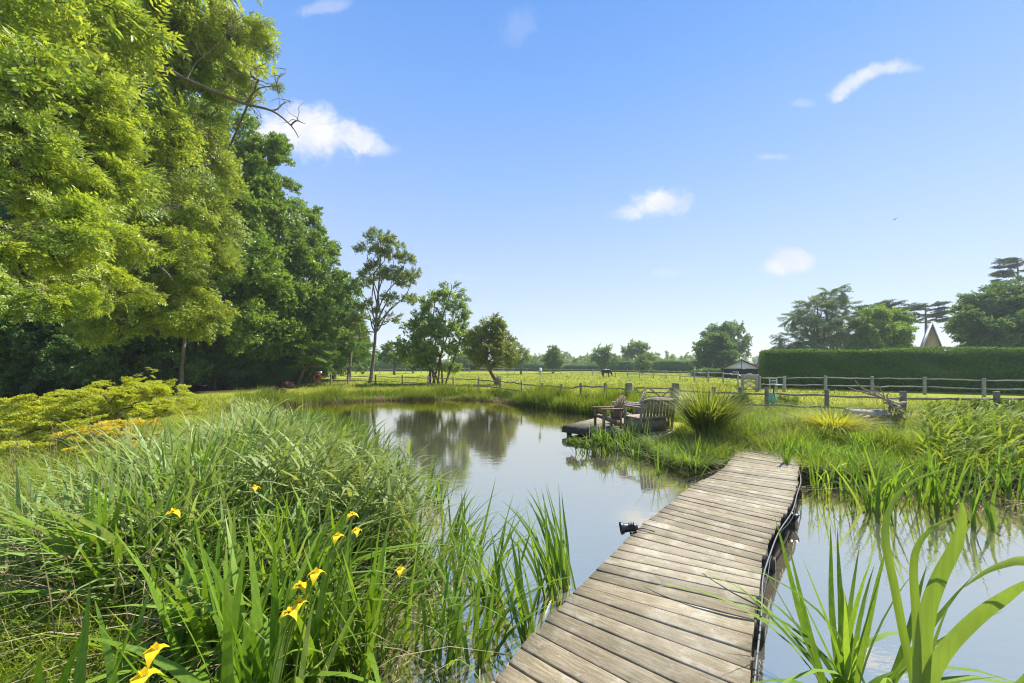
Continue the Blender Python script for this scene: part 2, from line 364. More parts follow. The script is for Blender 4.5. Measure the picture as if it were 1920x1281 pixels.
def smooth_path(P, n):
    """Catmull-Rom through the points, n samples per span"""
    P = [Vector(p) for p in P]; out_ = []
    for i in range(len(P) - 1):
        p0 = P[max(i - 1, 0)]; p1 = P[i]; p2 = P[i + 1]; p3 = P[min(i + 2, len(P) - 1)]
        for j in range(n):
            t = j / n
            out_.append(.5 * ((2 * p1) + (p2 - p0) * t + (2 * p0 - 5 * p1 + 4 * p2 - p3) * t * t + (3 * p1 - p0 - 3 * p2 + p3) * t ** 3))
    out_.append(P[-1]); return out_

# ------------------------------------------------------------------ pond outline and ground height
POND = np.array([(-1.1, -6), (-1.12, 1.0), (-1.3, 2.1), (-1.67, 3.5), (-2.9, 5.4), (-5.2, 8.8), (-7.8, 12.1), (-10.3, 15.2), (-10.7, 16.4),
                 (-9.6, 17.9), (-7.4, 19.0), (-4.7, 19.6), (-1.8, 19.5), (0, 17.7), (1.44, 16.1), (2.6, 14.6), (3.5, 13.6), (3.9, 12.4), (3.4, 10.8),
                 (3.15, 9.2), (3.1, 7.8), (3.35, 6.9), (3.7, 6.45), (4.3, 6.1), (4.9, 5.95), (5.3, 5.8), (5.9, 5.5), (6.5, 5.5), (7.2, 5.3), (8.4, 5.7), (12, 5.6), (15, 3), (15, -6)], float)
def sdist(x, y, poly=POND):
    """signed distance to the pond: negative in the water"""
    x = np.asarray(x, float); y = np.asarray(y, float); sh = x.shape; x = x.ravel(); y = y.ravel()
    d = np.full(x.shape, 1e9); ins = np.zeros(x.shape, bool)
    n = len(poly)
    for i in range(n):
        a = poly[i]; b = poly[(i + 1) % n]; e = b - a
        t = np.clip(((x - a[0]) * e[0] + (y - a[1]) * e[1]) / (e @ e), 0, 1)
        d = np.minimum(d, np.hypot(x - a[0] - t * e[0], y - a[1] - t * e[1]))
        c = ((a[1] > y) != (b[1] > y))
        ins ^= c & (x < (b[0] - a[0]) * (y - a[1]) / (b[1] - a[1] + 1e-12) + a[0])
    return (np.where(ins, -d, d)).reshape(sh)
def height(x, y):
    x = np.asarray(x, float); y = np.asarray(y, float)
    d = sdist(x, y)
    t = np.clip(d / 1.1, 0, 1); z = .30 * t * t * (3 - 2 * t)
    z = np.where(d < 0, np.maximum(-.6, d * .55), z + .012)
    z = z + np.where(d > .5, .035 * np.sin(x * .9 + 1) * np.cos(y * .7) + .02 * np.sin(x * 2.3 + y * 1.7), 0) * np.clip((40 - np.hypot(x, y)) / 20, 0, 1)
    return z
def hz(x, y): return float(height(np.array([x]), np.array([y]))[0])
def axis(lo, hi, f0, f1, step):
    a = list(np.arange(f0, f1, step)); s_ = step; v = f0
    while v > lo: s_ *= 1.12; v -= s_; a.insert(0, v)
    s_ = step; v = a[-1]
    while v < hi: s_ *= 1.12; v += s_; a.append(v)
    return np.array(a)
xs = axis(-1500, 1500, -12, 14, .16); ys = axis(-200, 2500, -2, 21, .16)
X, Y = np.meshgrid(xs, ys); Z = height(X, Y)
nx, ny = len(xs), len(ys)
idx = (np.arange(ny - 1)[:, None] * nx + np.arange(nx - 1)[None, :]).ravel()
gm = mkmesh('ground', np.stack([X, Y, Z], -1), np.stack([idx, idx + 1, idx + nx + 1, idx + nx], 1), None, ['ground'], smooth=True)
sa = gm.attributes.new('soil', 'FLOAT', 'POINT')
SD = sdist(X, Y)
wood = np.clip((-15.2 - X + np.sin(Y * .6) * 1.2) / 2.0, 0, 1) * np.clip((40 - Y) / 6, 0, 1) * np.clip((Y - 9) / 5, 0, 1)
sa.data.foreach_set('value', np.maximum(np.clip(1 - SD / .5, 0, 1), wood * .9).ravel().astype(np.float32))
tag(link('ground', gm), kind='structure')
wm = mkmesh('pond_water', [(-14, -6, 0), (17, -6, 0), (17, 24, 0), (-14, 24, 0)], [(0, 1, 2, 3)], None, ['water'])
tag(link('pond_water', wm), kind='structure')

# ------------------------------------------------------------------ plants: blades
def blades(P, h, wd, az, lean, bend, seg=3, twist=None, tipw=.0, belly=.0, droop=.5):
    P = np.asarray(P, float); N = len(P)
    f = lambda v: np.broadcast_to(np.asarray(v, float), N)
    h, wd, az, lean, bend = map(f, (h, wd, az, lean, bend))
    tw = rs.uniform(-.9, .9, N) if twist is None else f(twist)
    d = np.stack([np.cos(az), np.sin(az), np.zeros(N)], 1)
    sa_ = az + PI / 2 + tw; s = np.stack([np.cos(sa_), np.sin(sa_), np.zeros(N)], 1)
    rows = []
    for i in range(seg + 1):
        t = i / seg
        hor = (lean * t + bend * t * t) * h
        zz = h * (t - droop * bend * t * t * t - .15 * lean * t)
        c = P + d * hor[:, None]; c[:, 2] += zz
        if i < seg:
            ww = wd / 2 * ((1 - t ** 1.8) + belly * math.sin(PI * t))
            rows.append(c + s * ww[:, None]); rows.append(c - s * ww[:, None])
        else: rows.append(c)
    V = np.stack(rows, 1)           # N, 2seg+1, 3
    k_ = 2 * seg + 1; b = np.arange(N) * k_
    blades.along = np.tile(np.concatenate([np.repeat(np.arange(seg) / seg, 2), [1.0]]), N)
    Q = np.concatenate([np.stack([b + 2 * i, b + 2 * i + 1, b + 2 * i + 3, b + 2 * i + 2], 1) for i in range(seg - 1)]) if seg > 1 else np.zeros((0, 4), int)
    T = np.stack([b + 2 * seg - 2, b + 2 * seg - 1, b + 2 * seg], 1)
    r = rs.rand(N)
    return V.reshape(-1, 3), Q, T, np.tile(r, seg - 1), r
def blade_mesh(name, mat, *a, smooth=True, off=None, **kw):
    V, Q, T, rq, rt = blades(*a, **kw)
    if off is not None: V = V - np.asarray(off)
    return mkmesh(name, V, Q, T, [mat], rq=rq, rt=rt, smooth=smooth)
def scatter(n, x0, x1, y0, y1, cond, power=1.5):
    """random ground points, sparser with distance"""
    out_ = []
    tot = 0
    while tot < n:
        x = rs.uniform(x0, x1, n * 3); y = rs.uniform(y0, y1, n * 3)
        D = np.hypot(x, y); keep = rs.rand(n * 3) < np.clip((max(y0, .8) / D) ** power, 0, 1)
        x, y = x[keep], y[keep]; sdv = sdist(x, y); c = cond(x, y, sdv); x, y = x[c], y[c]
        out_.append(np.stack([x, y, height(x, y)], 1)); tot += len(x)
        if len(out_) > 60: break
    return np.concatenate(out_)[:n]
def clumpy(P, sc=1.3, seed=0):
    return np.array([mnoise.noise(Vector((p[0] * sc + seed, p[1] * sc, 0))) for p in P])

# ------------------------------------------------------------------ plants: leaf boughs
def leafquads(P, d, n, l, wd, fold=.18):
    d = d / np.linalg.norm(d, axis=1, keepdims=True)
    s = np.cross(n, d); s /= np.linalg.norm(s, axis=1, keepdims=True) + 1e-9; n = np.cross(d, s)
    l = l[:, None]; wd = wd[:, None]
    return np.stack([P, P + d * l * .42 + s * wd / 2 + n * wd * fold, P + d * l, P + d * l * .42 - s * wd / 2 + n * wd * fold], 1)
class Bough: pass
def bough(seed, nsec=12, nter=4, nleaf=8, ll=.07, lw=.038, droop=.25, comp=0, spread=1.0, zsp=.35, hang=.25, tw=.006, tilt=.5):
    r = np.random.RandomState(seed)
    lv = []; tv = []; tq = []; cnt = [0]
    def tube3(a, b, ra, rb):
        d = b - a; d = d / (np.linalg.norm(d) + 1e-9); x = np.cross(d, [0.3, .2, 1]); x /= np.linalg.norm(x) + 1e-9; y = np.cross(d, x)
        for e, rr in ((a, ra), (b, rb)):
            for j in range(3): tv.append(e + (x * math.cos(j * 2.094) + y * math.sin(j * 2.094)) * rr)
        c = cnt[0]; tq.extend([(c, c + 1, c + 4, c + 3), (c + 1, c + 2, c + 5, c + 4), (c + 2, c, c + 3, c + 5)]); cnt[0] += 6
    def mainp(t): return np.array([t, .06 * math.sin(t * 5 + seed), .05 * math.sin(t * 7 + seed * 2) - droop * t * t])
    ts = np.linspace(0, 1, 7)
    for i in range(6): tube3(mainp(ts[i]), mainp(ts[i + 1]), tw * 3 * (1 - ts[i] * .8), tw * 3 * (1 - ts[i + 1] * .8))
    for i in range(nsec):
        t = .12 + .88 * (i + r.rand()) / nsec; a = mainp(min(t, 1)); sg = 1 if i % 2 else -1
        an = sg * r.uniform(.5, 1.15) * spread; pz = r.uniform(-zsp, zsp * 1.2)
        d = np.array([math.cos(an), math.sin(an), pz]); L = .5 * (1 - .45 * t) * r.uniform(.7, 1.2)
        b1 = a + d * L * .5; b2 = a + d * L + np.array([0, 0, -hang * L * .5])
        tube3(a, b1, tw * 1.2, tw); tube3(b1, b2, tw, tw * .6)
        for j in range(nter):
            s_ = (j + .6) / nter; p = a + (b2 - a) * s_ + np.array([0, 0, .25 * hang * L * s_ * (1 - s_)])
            an2 = an + (1 if j % 2 else -1) * r.uniform(.3, 1.2); dd = np.array([math.cos(an2), math.sin(an2), r.uniform(-.4, .4) - hang]); dd /= np.linalg.norm(dd)
            L2 = .2 * r.uniform(.6, 1.25); e = p + dd * L2; tube3(p, e, tw * .6, tw * .35)
            if comp:
                nl = max(1, nleaf)
                for c in range(nl):
                    q0 = p + dd * L2 * (c + .8) / nl; a3 = r.uniform(0, 2 * PI)
                    rd = dd * .7 + np.array([math.cos(a3), math.sin(a3), -.35 + .3 * r.randn()]) * .8; rd /= np.linalg.norm(rd)
                    nn = np.array([r.randn() * .45, r.randn() * .45, 1.0]); sd2 = np.cross(nn, rd); sd2 /= np.linalg.norm(sd2)
                    RL = ll * 2.4 * r.uniform(.8, 1.15); tt = np.repeat(np.linspace(.25, .95, comp), 2); sg2 = np.tile([1, -1], comp)
                    P = q0 + rd * RL * tt[:, None] + np.array([0, 0, -1]) * (.25 * RL * tt[:, None] ** 2)
                    P = np.vstack([P, q0 + rd * RL + np.array([0, 0, -.25 * RL])]); dirs = rd * .55 + sd2 * sg2[:, None] * .9 + np.array([0, 0, -.25]); dirs = np.vstack([dirs, rd + np.array([0, 0, -.4])])
                    n_ = len(P); ns = np.tile(nn, (n_, 1)) + r.randn(n_, 3) * .22
                    lv.append(leafquads(P, dirs + r.randn(n_, 3) * .12, ns, ll * r.uniform(.8, 1.2, n_), lw * r.uniform(.8, 1.2, n_)))
            else:
                u_ = r.rand(nleaf) * 1.05; P = p + dd * L2 * u_[:, None] + r.randn(nleaf, 3) * .022
                dirs = dd + r.randn(nleaf, 3) * .8 + np.array([0, 0, -hang]); ns = np.array([0, 0, 1.0]) + r.randn(nleaf, 3) * tilt
                lv.append(leafquads(P, dirs, ns, ll * r.uniform(.7, 1.25, nleaf), lw * r.uniform(.7, 1.25, nleaf)))
    B = Bough(); B.lv = np.concatenate(lv).reshape(-1, 3); B.tv = np.array(tv); B.tq = np.array(tq); B.nl = len(B.lv) // 4
    B.r = r.rand(B.nl); return B
def leaf_tris(n, off=0):
    b = np.arange(n) * 4 + off
    return np.concatenate([np.stack([b, b + 1, b + 2], 1), np.stack([b, b + 2, b + 3], 1)])
def bough_mesh(name, B, mat, twig='twig'):
    nv = len(B.lv)
    return mkmesh(name, np.vstack([B.lv, B.tv]), B.tq + nv, leaf_tris(B.nl), [mat, twig], qm=1, tm=0, rt=np.tile(B.r, 2), rq=np.zeros(len(B.tq)))
PRE = {
    'fine': [bough(10 + i, 13, 5, 13, .100, .062, zsp=.8, tilt=.8) for i in range(4)],
    'mid': [bough(20 + i, 11, 4, 10, .115, .07, zsp=.8, tilt=.8) for i in range(4)],
    'far': [bough(30 + i, 8, 3, 8, .17, .11, tw=.004, zsp=.8, tilt=.8) for i in range(4)],
    'ash': [bough(40 + i, 11, 4, 3, .115, .042, .25, comp=4, hang=.3, zsp=.9) for i in range(5)],
    'ashfar': [bough(50 + i, 12, 4, 4, .085, .036, .25, comp=3, hang=.25, zsp=.9) for i in range(5)],
    'willow': [bough(60 + i, 11, 5, 10, .11, .035, .9, hang=1.3, zsp=.2) for i in range(4)],
    'cedar': [bough(70 + i, 11, 4, 10, .10, .045, -.05, hang=0, zsp=.05, tilt=.25, tw=.008) for i in range(4)],
    'layer': [bough(80 + i, 12, 4, 12, .085, .055, .12, hang=.05, zsp=.1, tilt=.35) for i in range(4)],
}
def lobe(u, v, D, ru, rv, ry=None):
    c = atD(u, v, D); return (np.array(c), np.array([ru * D / F, (ry if ry else ru * D / F), rv * D / F]))
def bough_places(lobes, per, low=-.6, size=.8,  inner=.35, flat=.75, rr=None):
    """(base, azimuth, pitch, roll, scale) of the boughs that fill the crown"""
    r = rr or rs; out_ = []
    for (c, rad), n in zip(lobes, per if hasattr(per, '__len__') else [per] * len(lobes)):
        for i in range(n):
            z = r.uniform(low, 1); ph = r.uniform(0, 2 * PI); q_ = math.sqrt(max(0, 1 - z * z)); d = np.array([q_ * math.cos(ph), q_ * math.sin(ph), z])
            s_ = size * float(np.mean(rad)) * r.uniform(.75, 1.15)
            tip = c + d * rad * r.uniform(.75, 1.06); az = math.atan2(d[1], d[0]) + r.uniform(-.5, .5); pit = math.asin(z) * flat + r.uniform(-.45, .45)
            dirv = np.array([math.cos(az) * math.cos(pit), math.sin(az) * math.cos(pit), math.sin(pit)])
            base = tip - dirv * s_ * .9
            out_.append((base, az, pit, r.uniform(-1, 1) * (.4 if flat < .5 else 1.3), s_))
    return out_
def rot_of(az, pit, roll): return Matrix.Rotation(az, 3, 'Z') @ Matrix.Rotation(-pit, 3, 'Y') @ Matrix.Rotation(roll, 3, 'X')
def crown_mesh(name, places, preset, mat, off, twig='twig'):
    Bs = PRE[preset]; LV = []; TV = []; TQ = []; R = []; nt_ = 0
    for i, (b, az, pi_, ro, s_) in enumerate(places):
        B = Bs[i % len(Bs)]; Rm = np.array(rot_of(az, pi_, ro)) * s_
        LV.append(B.lv @ Rm.T + b - off); TV.append(B.tv @ Rm.T + b - off); TQ.append(B.tq + nt_); nt_ += len(B.tv)
        R.append(np.clip(B.r * .75 + rs.uniform(0, .25), 0, 1))
    LV = np.concatenate(LV); nl = len(LV) // 4; R = np.concatenate(R); TQ = np.concatenate(TQ)
    return mkmesh(name, np.vstack([LV, np.concatenate(TV)]), TQ + len(LV), leaf_tris(nl), [mat, twig], qm=1, tm=0, rt=np.tile(R, 2), rq=np.zeros(len(TQ)))
def limb(mb, a, b, r0, r1, sag=.12, n=6, sides=6):
    a = np.array(a, float); b = np.array(b, float); L = np.linalg.norm(b - a)
    pts = []
    j1 = rs.normal(0, .05 * L, 3); j2 = rs.normal(0, .05 * L, 3)
    for i in range(n + 1):
        t = i / n; p = a + (b - a) * t + np.array([0, 0, 1]) * sag * L * math.sin(PI * t) + j1 * math.sin(PI * t) + j2 * math.sin(2 * PI * t)
        pts.append(p)
    mb.tube(pts, [r0 + (r1 - r0) * (i / n) for i in range(n + 1)], sides, cap=False); return pts
def tree(name, label, base, lobes, per, preset, mat, bark='bark', tr=.25, split=.45, low=-.6, size=.8, trunk_pts=None, group=None, parts=False, twigs=True, cat='tree', flat=.75, dens=1.0):
    base = np.array(base, float); root = thing(name, label, cat, tuple(base), 0, group)
    per = [int(round(x * dens)) for x in (per if hasattr(per, '__len__') else [per] * len(lobes))]
    places = bough_places(lobes, per, low, size, flat=flat)
    cen = np.mean([c for c, _ in lobes], 0); top = max(c[2] + r_[2] * .5 for c, r_ in lobes)
    mb = MB()
    zt = base[2] + (top - base[2]) * split
    if trunk_pts is None:
        tp = []
        for i in range(7):
            t = i / 6; zz = base[2] - .1 + (top - base[2]) * t * .9
            tp.append((base[0] + (cen[0] - base[0]) * t ** 1.5 + rs.normal(0, tr * .3) * (i > 0), base[1] + (cen[1] - base[1]) * t ** 1.5, zz))
    else: tp = trunk_pts
    n = len(tp); rr = [tr * (1.25 if i == 0 else 1) * (1 - .85 * i / (n - 1)) for i in range(n)]
    sp = smooth_path(tp, 3); m_ = len(sp); rad = [tr * (1 + .3 * max(0, 1 - i / 2)) * (1 - .85 * i / (m_ - 1)) for i in range(m_)]
    mb.tube(sp, rad, 9, cap=False)
    for (c, r_) in lobes:
        # limb from the trunk point a little lower than the lobe
        zz = min(max(base[2] + (c[2] - base[2]) * .55, zt * .8), top); best = min(range(m_), key=lambda i: abs(sp[i].z - zz))
        pts = limb(mb, sp[best], c, rad[best] * .65, max(.02, tr * .14), .08)
        if twigs:
            near = sorted(places, key=lambda p: np.linalg.norm((p[0] - c)))[:8]
            for p in near: limb(mb, c, p[0], max(.015, tr * .13), .012, .05, 3, 4)
    mb.build('trunk', bark, root, off=base, smooth=True)
    if parts:
        ms = BM[(preset, mat)]
        for i, (b, az, pi_, ro, s_) in enumerate(places):
            o = link('bough', ms[i % len(ms)], root); o.location = b - base
            o.rotation_euler = rot_of(az, pi_, ro).to_euler(); o.scale = (s_,) * 3
    else:
        link('crown', crown_mesh('crown', places, preset, mat, base), root)
    return root
BM = {}
def need(p, m_): BM[(p, m_)] = [bough_mesh('bough', B, m_) for B in PRE[p]]
for p, m_ in (('ash', 'ash'), ('ashfar', 'ash2'), ('fine', 'oak'), ('fine', 'holly'), ('layer', 'spread'), ('fine', 'spread')): need(p, m_)

# ================================================================== THE WOOD ON THE LEFT
def G(u, D): x = gx(u, D); return (x, D, hz(x, D))
tree('ash_tree', 'large ash whose bright leafy boughs hang nearest on the far left', (-9.6, 6.4, .3),
     [lobe(30, 190, 6.2, 110, 90), lobe(130, 190, 6.6, 95, 75), lobe(50, 330, 5.8, 100, 80), lobe(150, 320, 6.8, 85, 80), lobe(40, 450, 5.2, 90, 60),
      lobe(160, 450, 6.2, 75, 70), lobe(60, 545, 5.0, 75, 45), lobe(190, 530, 7.2, 60, 40), lobe(-80, 250, 6, 120, 120), lobe(60, 80, 7.4, 130, 80), lobe(-60, -60, 7.5, 200, 120)],
     [9, 10, 9, 10, 7, 9, 7, 7, 6, 10, 6], 'ash', 'ash', tr=.35, size=.95, parts=True, low=-.85, dens=1.2, trunk_pts=[(-11.2, 7, .2), (-11.2, 7, 5), (-10.8, 7, 10), (-10, 7, 14)])
tree('ash_tree', 'tall ash with a long bare-tipped limb reaching right against the sky', G(60, 20),
     [lobe(250, 60, 11.5, 110, 80), lobe(350, 40, 12, 90, 70), lobe(445, 45, 12.5, 45, 55), lobe(425, 130, 12.5, 52, 34), lobe(330, 170, 12, 80, 70), lobe(280, 300, 11.5, 100, 80),
      lobe(370, 280, 12.5, 70, 80), lobe(350, 410, 12, 80, 70), lobe(395, 500, 12, 55, 40), lobe(270, 450, 11, 90, 70), lobe(300, 560, 11.5, 85, 50), lobe(360, 590, 12.5, 60, 45),
      lobe(240, 600, 12, 70, 40), lobe(270, -90, 13, 190, 110), lobe(485, 150, 12.3, 30, 22)],
     [14, 14, 12, 9, 12, 16, 12, 13, 8, 14, 13, 9, 9, 14, 5], 'ashfar', 'ash2', tr=.2, size=.85, parts=True, low=-.85, dens=1.05)
# the long limb of the ash, a part of it
ash2 = bpy.data.objects['ash_tree.001']
mb = MB()
lp = [atD(200, 190, 11.5), atD(250, 150, 10.9), atD(300, 128, 10.6), atD(350, 150, 10.5), atD(410, 175, 10.5), atD(460, 195, 10.5), atD(510, 208, 10.5), atD(545, 235, 10.5), atD(560, 258, 10.5)]
mb.tube(smooth_path(lp, 4), np.linspace(.085, .010, 33), 7)
for (a, b_) in (((350, 150), (400, 90)), ((410, 175), (470, 140)), ((460, 195), (520, 160)), ((460, 195), (490, 222)), ((510, 208), (545, 190)), ((545, 235), (572, 232)), ((300, 128), (330, 60)), ((400, 90), (440, 60)), ((470, 140), (500, 118)), ((520, 160), (535, 130))):
    P_ = limb(mb, atD(*a, 10.5), atD(*b_, 10.5 + rs.uniform(-.6, .6)), .025, .006, .08, 5, 5)
    for j in range(4):
        s0 = P_[rs.randint(1, 6)]; limb(mb, s0, s0 + rs.normal(0, .28, 3), .012, .004, .05, 3, 4)
mb.build('limb', 'bark', ash2, off=np.array(ash2.location), smooth=True)
tree('oak_tree', 'dark green oak rising behind the ash with a knobbly top', G(350, 25),
     [lobe(505, 285, 24, 36, 34), lobe(455, 330, 23, 50, 60), lobe(530, 345, 25, 24, 24), lobe(490, 400, 24, 65, 50), lobe(410, 420, 22, 70, 80), lobe(450, 500, 22, 80, 60), lobe(420, 250, 24, 50, 60), lobe(420, 600, 22, 70, 50)],
     [16, 14, 8, 16, 12, 14, 10, 10], 'fine', 'oak', tr=.45, size=.85, parts=True, low=-.7, dens=1.5)
tree('oak_tree', 'broad oak at the outer edge of the wood beside the pond', G(470, 30),
     [lobe(560, 415, 29, 45, 34), lobe(592, 470, 30, 38, 40), lobe(540, 490, 28, 60, 50), lobe(615, 540, 31, 36, 45), lobe(560, 570, 28, 65, 55), lobe(620, 610, 32, 35, 40), lobe(500, 560, 26, 50, 60), lobe(520, 640, 26, 60, 35), lobe(600, 650, 31, 40, 28)],
     [14, 14, 16, 14, 17, 12, 12, 12, 9], 'fine', 'oak', tr=.4, size=.85, parts=True, low=-.7, dens=1.5)
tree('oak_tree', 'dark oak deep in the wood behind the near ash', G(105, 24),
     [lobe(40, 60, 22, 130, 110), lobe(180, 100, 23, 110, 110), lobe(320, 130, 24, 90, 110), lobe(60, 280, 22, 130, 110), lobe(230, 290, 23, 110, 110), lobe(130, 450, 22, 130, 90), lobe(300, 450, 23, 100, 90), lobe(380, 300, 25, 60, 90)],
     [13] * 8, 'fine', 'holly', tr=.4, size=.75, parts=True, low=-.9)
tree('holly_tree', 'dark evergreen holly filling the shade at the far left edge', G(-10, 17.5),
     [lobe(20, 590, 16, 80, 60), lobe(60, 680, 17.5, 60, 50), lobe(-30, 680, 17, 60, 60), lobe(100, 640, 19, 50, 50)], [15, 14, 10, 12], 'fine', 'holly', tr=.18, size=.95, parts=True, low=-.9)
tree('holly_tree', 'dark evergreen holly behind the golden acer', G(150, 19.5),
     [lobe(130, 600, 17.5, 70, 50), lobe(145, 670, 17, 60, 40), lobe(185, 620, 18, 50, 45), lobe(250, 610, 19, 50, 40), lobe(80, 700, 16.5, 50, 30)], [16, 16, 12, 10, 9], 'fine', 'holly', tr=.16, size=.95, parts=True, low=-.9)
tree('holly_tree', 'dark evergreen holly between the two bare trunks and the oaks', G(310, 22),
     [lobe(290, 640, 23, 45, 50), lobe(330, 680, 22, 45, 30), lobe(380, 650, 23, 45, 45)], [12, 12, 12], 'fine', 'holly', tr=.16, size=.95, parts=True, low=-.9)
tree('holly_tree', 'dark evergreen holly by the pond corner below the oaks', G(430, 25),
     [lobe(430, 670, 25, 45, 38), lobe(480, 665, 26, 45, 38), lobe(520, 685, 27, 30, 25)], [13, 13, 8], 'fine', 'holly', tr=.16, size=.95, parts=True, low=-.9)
for i, (u, D, lab, r_, hh) in enumerate([(206, 18.5, 'bare straight trunk left of the pair standing in the wood shade', .13, 7), (236, 19.5, 'slimmer bare trunk right of the pair standing in the wood shade', .10, 7), (340, 20, 'dark trunk under the dense crowns behind the acer', .12, 7)]):
    b = G(u, D); tree('woodland_tree', lab, b, [(np.array([b[0] + rs.uniform(-.5, .5), b[1] + 1, hh + 1.5]), np.array([2.2, 2.2, 1.7]))], 12, 'fine', 'oak', tr=r_, size=.7, parts=True)
tree('hornbeam_tree', 'low spreading tree with sunlit layers over the end of the fence', G(560, 27),
     [lobe(590, 655, 27, 45, 16), lobe(610, 672, 26.5, 35, 14), lobe(560, 668, 27, 35, 18), lobe(585, 685, 27, 45, 10)], [14, 12, 10, 9], 'layer', 'spread', tr=.16, size=.75, parts=True, low=-.4, flat=.4)
def copy_tree(src, loc, rz, sc, label, group):
    c = src.copy(); COL.objects.link(c); c.location = loc; c.rotation_euler = (0, 0, rz); c.scale = (sc,) * 3; c['label'] = label; c['group'] = group
    for ch in list(src.children):
        d_ = ch.copy(); COL.objects.link(d_); d_.parent = c
    return c
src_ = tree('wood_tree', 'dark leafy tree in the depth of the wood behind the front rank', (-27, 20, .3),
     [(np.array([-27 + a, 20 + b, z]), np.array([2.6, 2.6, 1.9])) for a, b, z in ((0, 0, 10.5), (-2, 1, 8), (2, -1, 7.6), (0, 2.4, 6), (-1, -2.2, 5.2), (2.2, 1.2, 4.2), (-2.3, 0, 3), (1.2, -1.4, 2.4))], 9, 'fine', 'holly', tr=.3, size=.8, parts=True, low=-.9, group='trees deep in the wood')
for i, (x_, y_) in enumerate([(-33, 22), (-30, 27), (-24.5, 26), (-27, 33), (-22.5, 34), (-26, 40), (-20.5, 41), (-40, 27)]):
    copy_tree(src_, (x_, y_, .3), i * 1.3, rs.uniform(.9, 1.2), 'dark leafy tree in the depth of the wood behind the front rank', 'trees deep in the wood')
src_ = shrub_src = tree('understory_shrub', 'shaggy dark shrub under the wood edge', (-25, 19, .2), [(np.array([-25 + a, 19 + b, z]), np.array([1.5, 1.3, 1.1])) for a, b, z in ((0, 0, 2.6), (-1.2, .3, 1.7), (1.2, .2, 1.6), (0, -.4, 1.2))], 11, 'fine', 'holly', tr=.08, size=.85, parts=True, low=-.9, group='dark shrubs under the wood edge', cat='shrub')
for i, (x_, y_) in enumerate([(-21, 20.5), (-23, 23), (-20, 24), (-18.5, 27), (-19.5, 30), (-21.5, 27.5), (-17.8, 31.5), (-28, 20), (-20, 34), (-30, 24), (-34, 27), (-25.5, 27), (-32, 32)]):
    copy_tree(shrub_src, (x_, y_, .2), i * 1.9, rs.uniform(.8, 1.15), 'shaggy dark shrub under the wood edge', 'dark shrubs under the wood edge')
# ================================================================== TREES BEHIND THE POND
bA = at(697, 719)
bA = Vector(G(697, 31.5))
tp = [atD(694, 722, 31.5), atD(698, 690, 31.5), atD(703, 640, 31.5), atD(706, 590, 31.5), atD(710, 540, 31.5), atD(713, 490, 31.5), atD(714, 440, 31.5)]
tree('slender_tree', 'tall slender tree with a thin open crown behind the far bank', bA,
     [lobe(712, 450, 31.5, 27, 26), lobe(690, 475, 31.5, 24, 23), lobe(735, 470, 31, 29, 29), lobe(758, 495, 31.5, 24, 26), lobe(700, 515, 31.5, 32, 26), lobe(680, 535, 32, 18, 26), lobe(770, 530, 31.5, 24, 26), lobe(735, 525, 32, 32, 26),
      lobe(688, 580, 31.5, 24, 23), lobe(750, 565, 31.5, 32, 20), lobe(730, 600, 32, 29, 17), lobe(668, 590, 32, 18, 29), lobe(672, 630, 32, 18, 26)],
     [5, 4, 5, 4, 5, 3, 4, 5, 4, 4, 3, 3, 4], 'mid', 'airy', 'barkpale', tr=.17, size=.62, dens=3.6, trunk_pts=tp, low=-.3)
bB = Vector(G(820, 30.5)); rB = thing('alder_tree', 'multi-stemmed alder with a cluster of thin trunks at the fence', 'tree', bB)
lobB = [lobe(845, 548, 30.5, 24, 20), lobe(815, 570, 30.5, 28, 22), lobe(860, 580, 30.5, 22, 28), lobe(790, 610, 30.5, 30, 24), lobe(835, 610, 30, 38, 28), lobe(780, 650, 30.5, 38, 24), lobe(820, 655, 30, 42, 30), lobe(862, 640, 30.5, 24, 34), lobe(800, 685, 30.5, 30, 14), lobe(850, 685, 30.5, 28, 14)]
plB = bough_places(lobB, [14, 14, 14, 16, 20, 18, 20, 14, 10, 10], -.8, .85)
link('crown', crown_mesh('crown', plB, 'mid', 'alder', np.array(bB)), rB)
for i in range(8):
    mb = MB(); u0 = 802 + i * 4.6; lb = lobB[i % 8]
    a = atD(u0, 722, 30.5 + rs.uniform(-.3, .3)); c = lb[0]
    mid = (np.array(a) * .5 + c * .5) + np.array([(u0 - 820) * .01, 0, .3])
    mb.tube(smooth_path([a, mid, c, c + np.array([0, 0, .8])], 4), list(np.linspace(.09, .015, 13)), 6)
    mb.build('trunk', 'bark', rB, off=bB, smooth=True)
tp = [atD(932, 722, 29), atD(928, 712, 29), atD(921, 700, 29), atD(914, 685, 29), atD(913, 660, 29), atD(918, 630, 29), atD(924, 600, 29)]
tree('field_maple', 'rounded maple with a bent trunk right of the alder', G(930, 29),
     [lobe(925, 608, 29, 24, 18), lobe(900, 630, 29, 25, 20), lobe(940, 635, 29, 26, 22), lobe(892, 660, 29, 22, 20), lobe(950, 665, 29, 24, 20), lobe(920, 655, 28.5, 32, 22), lobe(905, 682, 29, 24, 12), lobe(945, 685, 29, 20, 9)],
     [10, 10, 10, 9, 10, 12, 7, 5], 'mid', 'maple', tr=.17, size=.85, dens=2.0, trunk_pts=tp)
tree('ash_tree', 'pale airy tree leaning out from the wood edge behind the slender tree', G(655, 36),
     [lobe(655, 540, 38, 22, 22), lobe(665, 590, 37, 26, 30), lobe(640, 600, 36, 26, 40), lobe(660, 640, 37, 32, 30), lobe(640, 670, 37, 28, 20), lobe(690, 660, 38, 18, 22)], [8, 9, 10, 10, 8, 6], 'mid', 'spread', tr=.2, size=.85, dens=1.8)
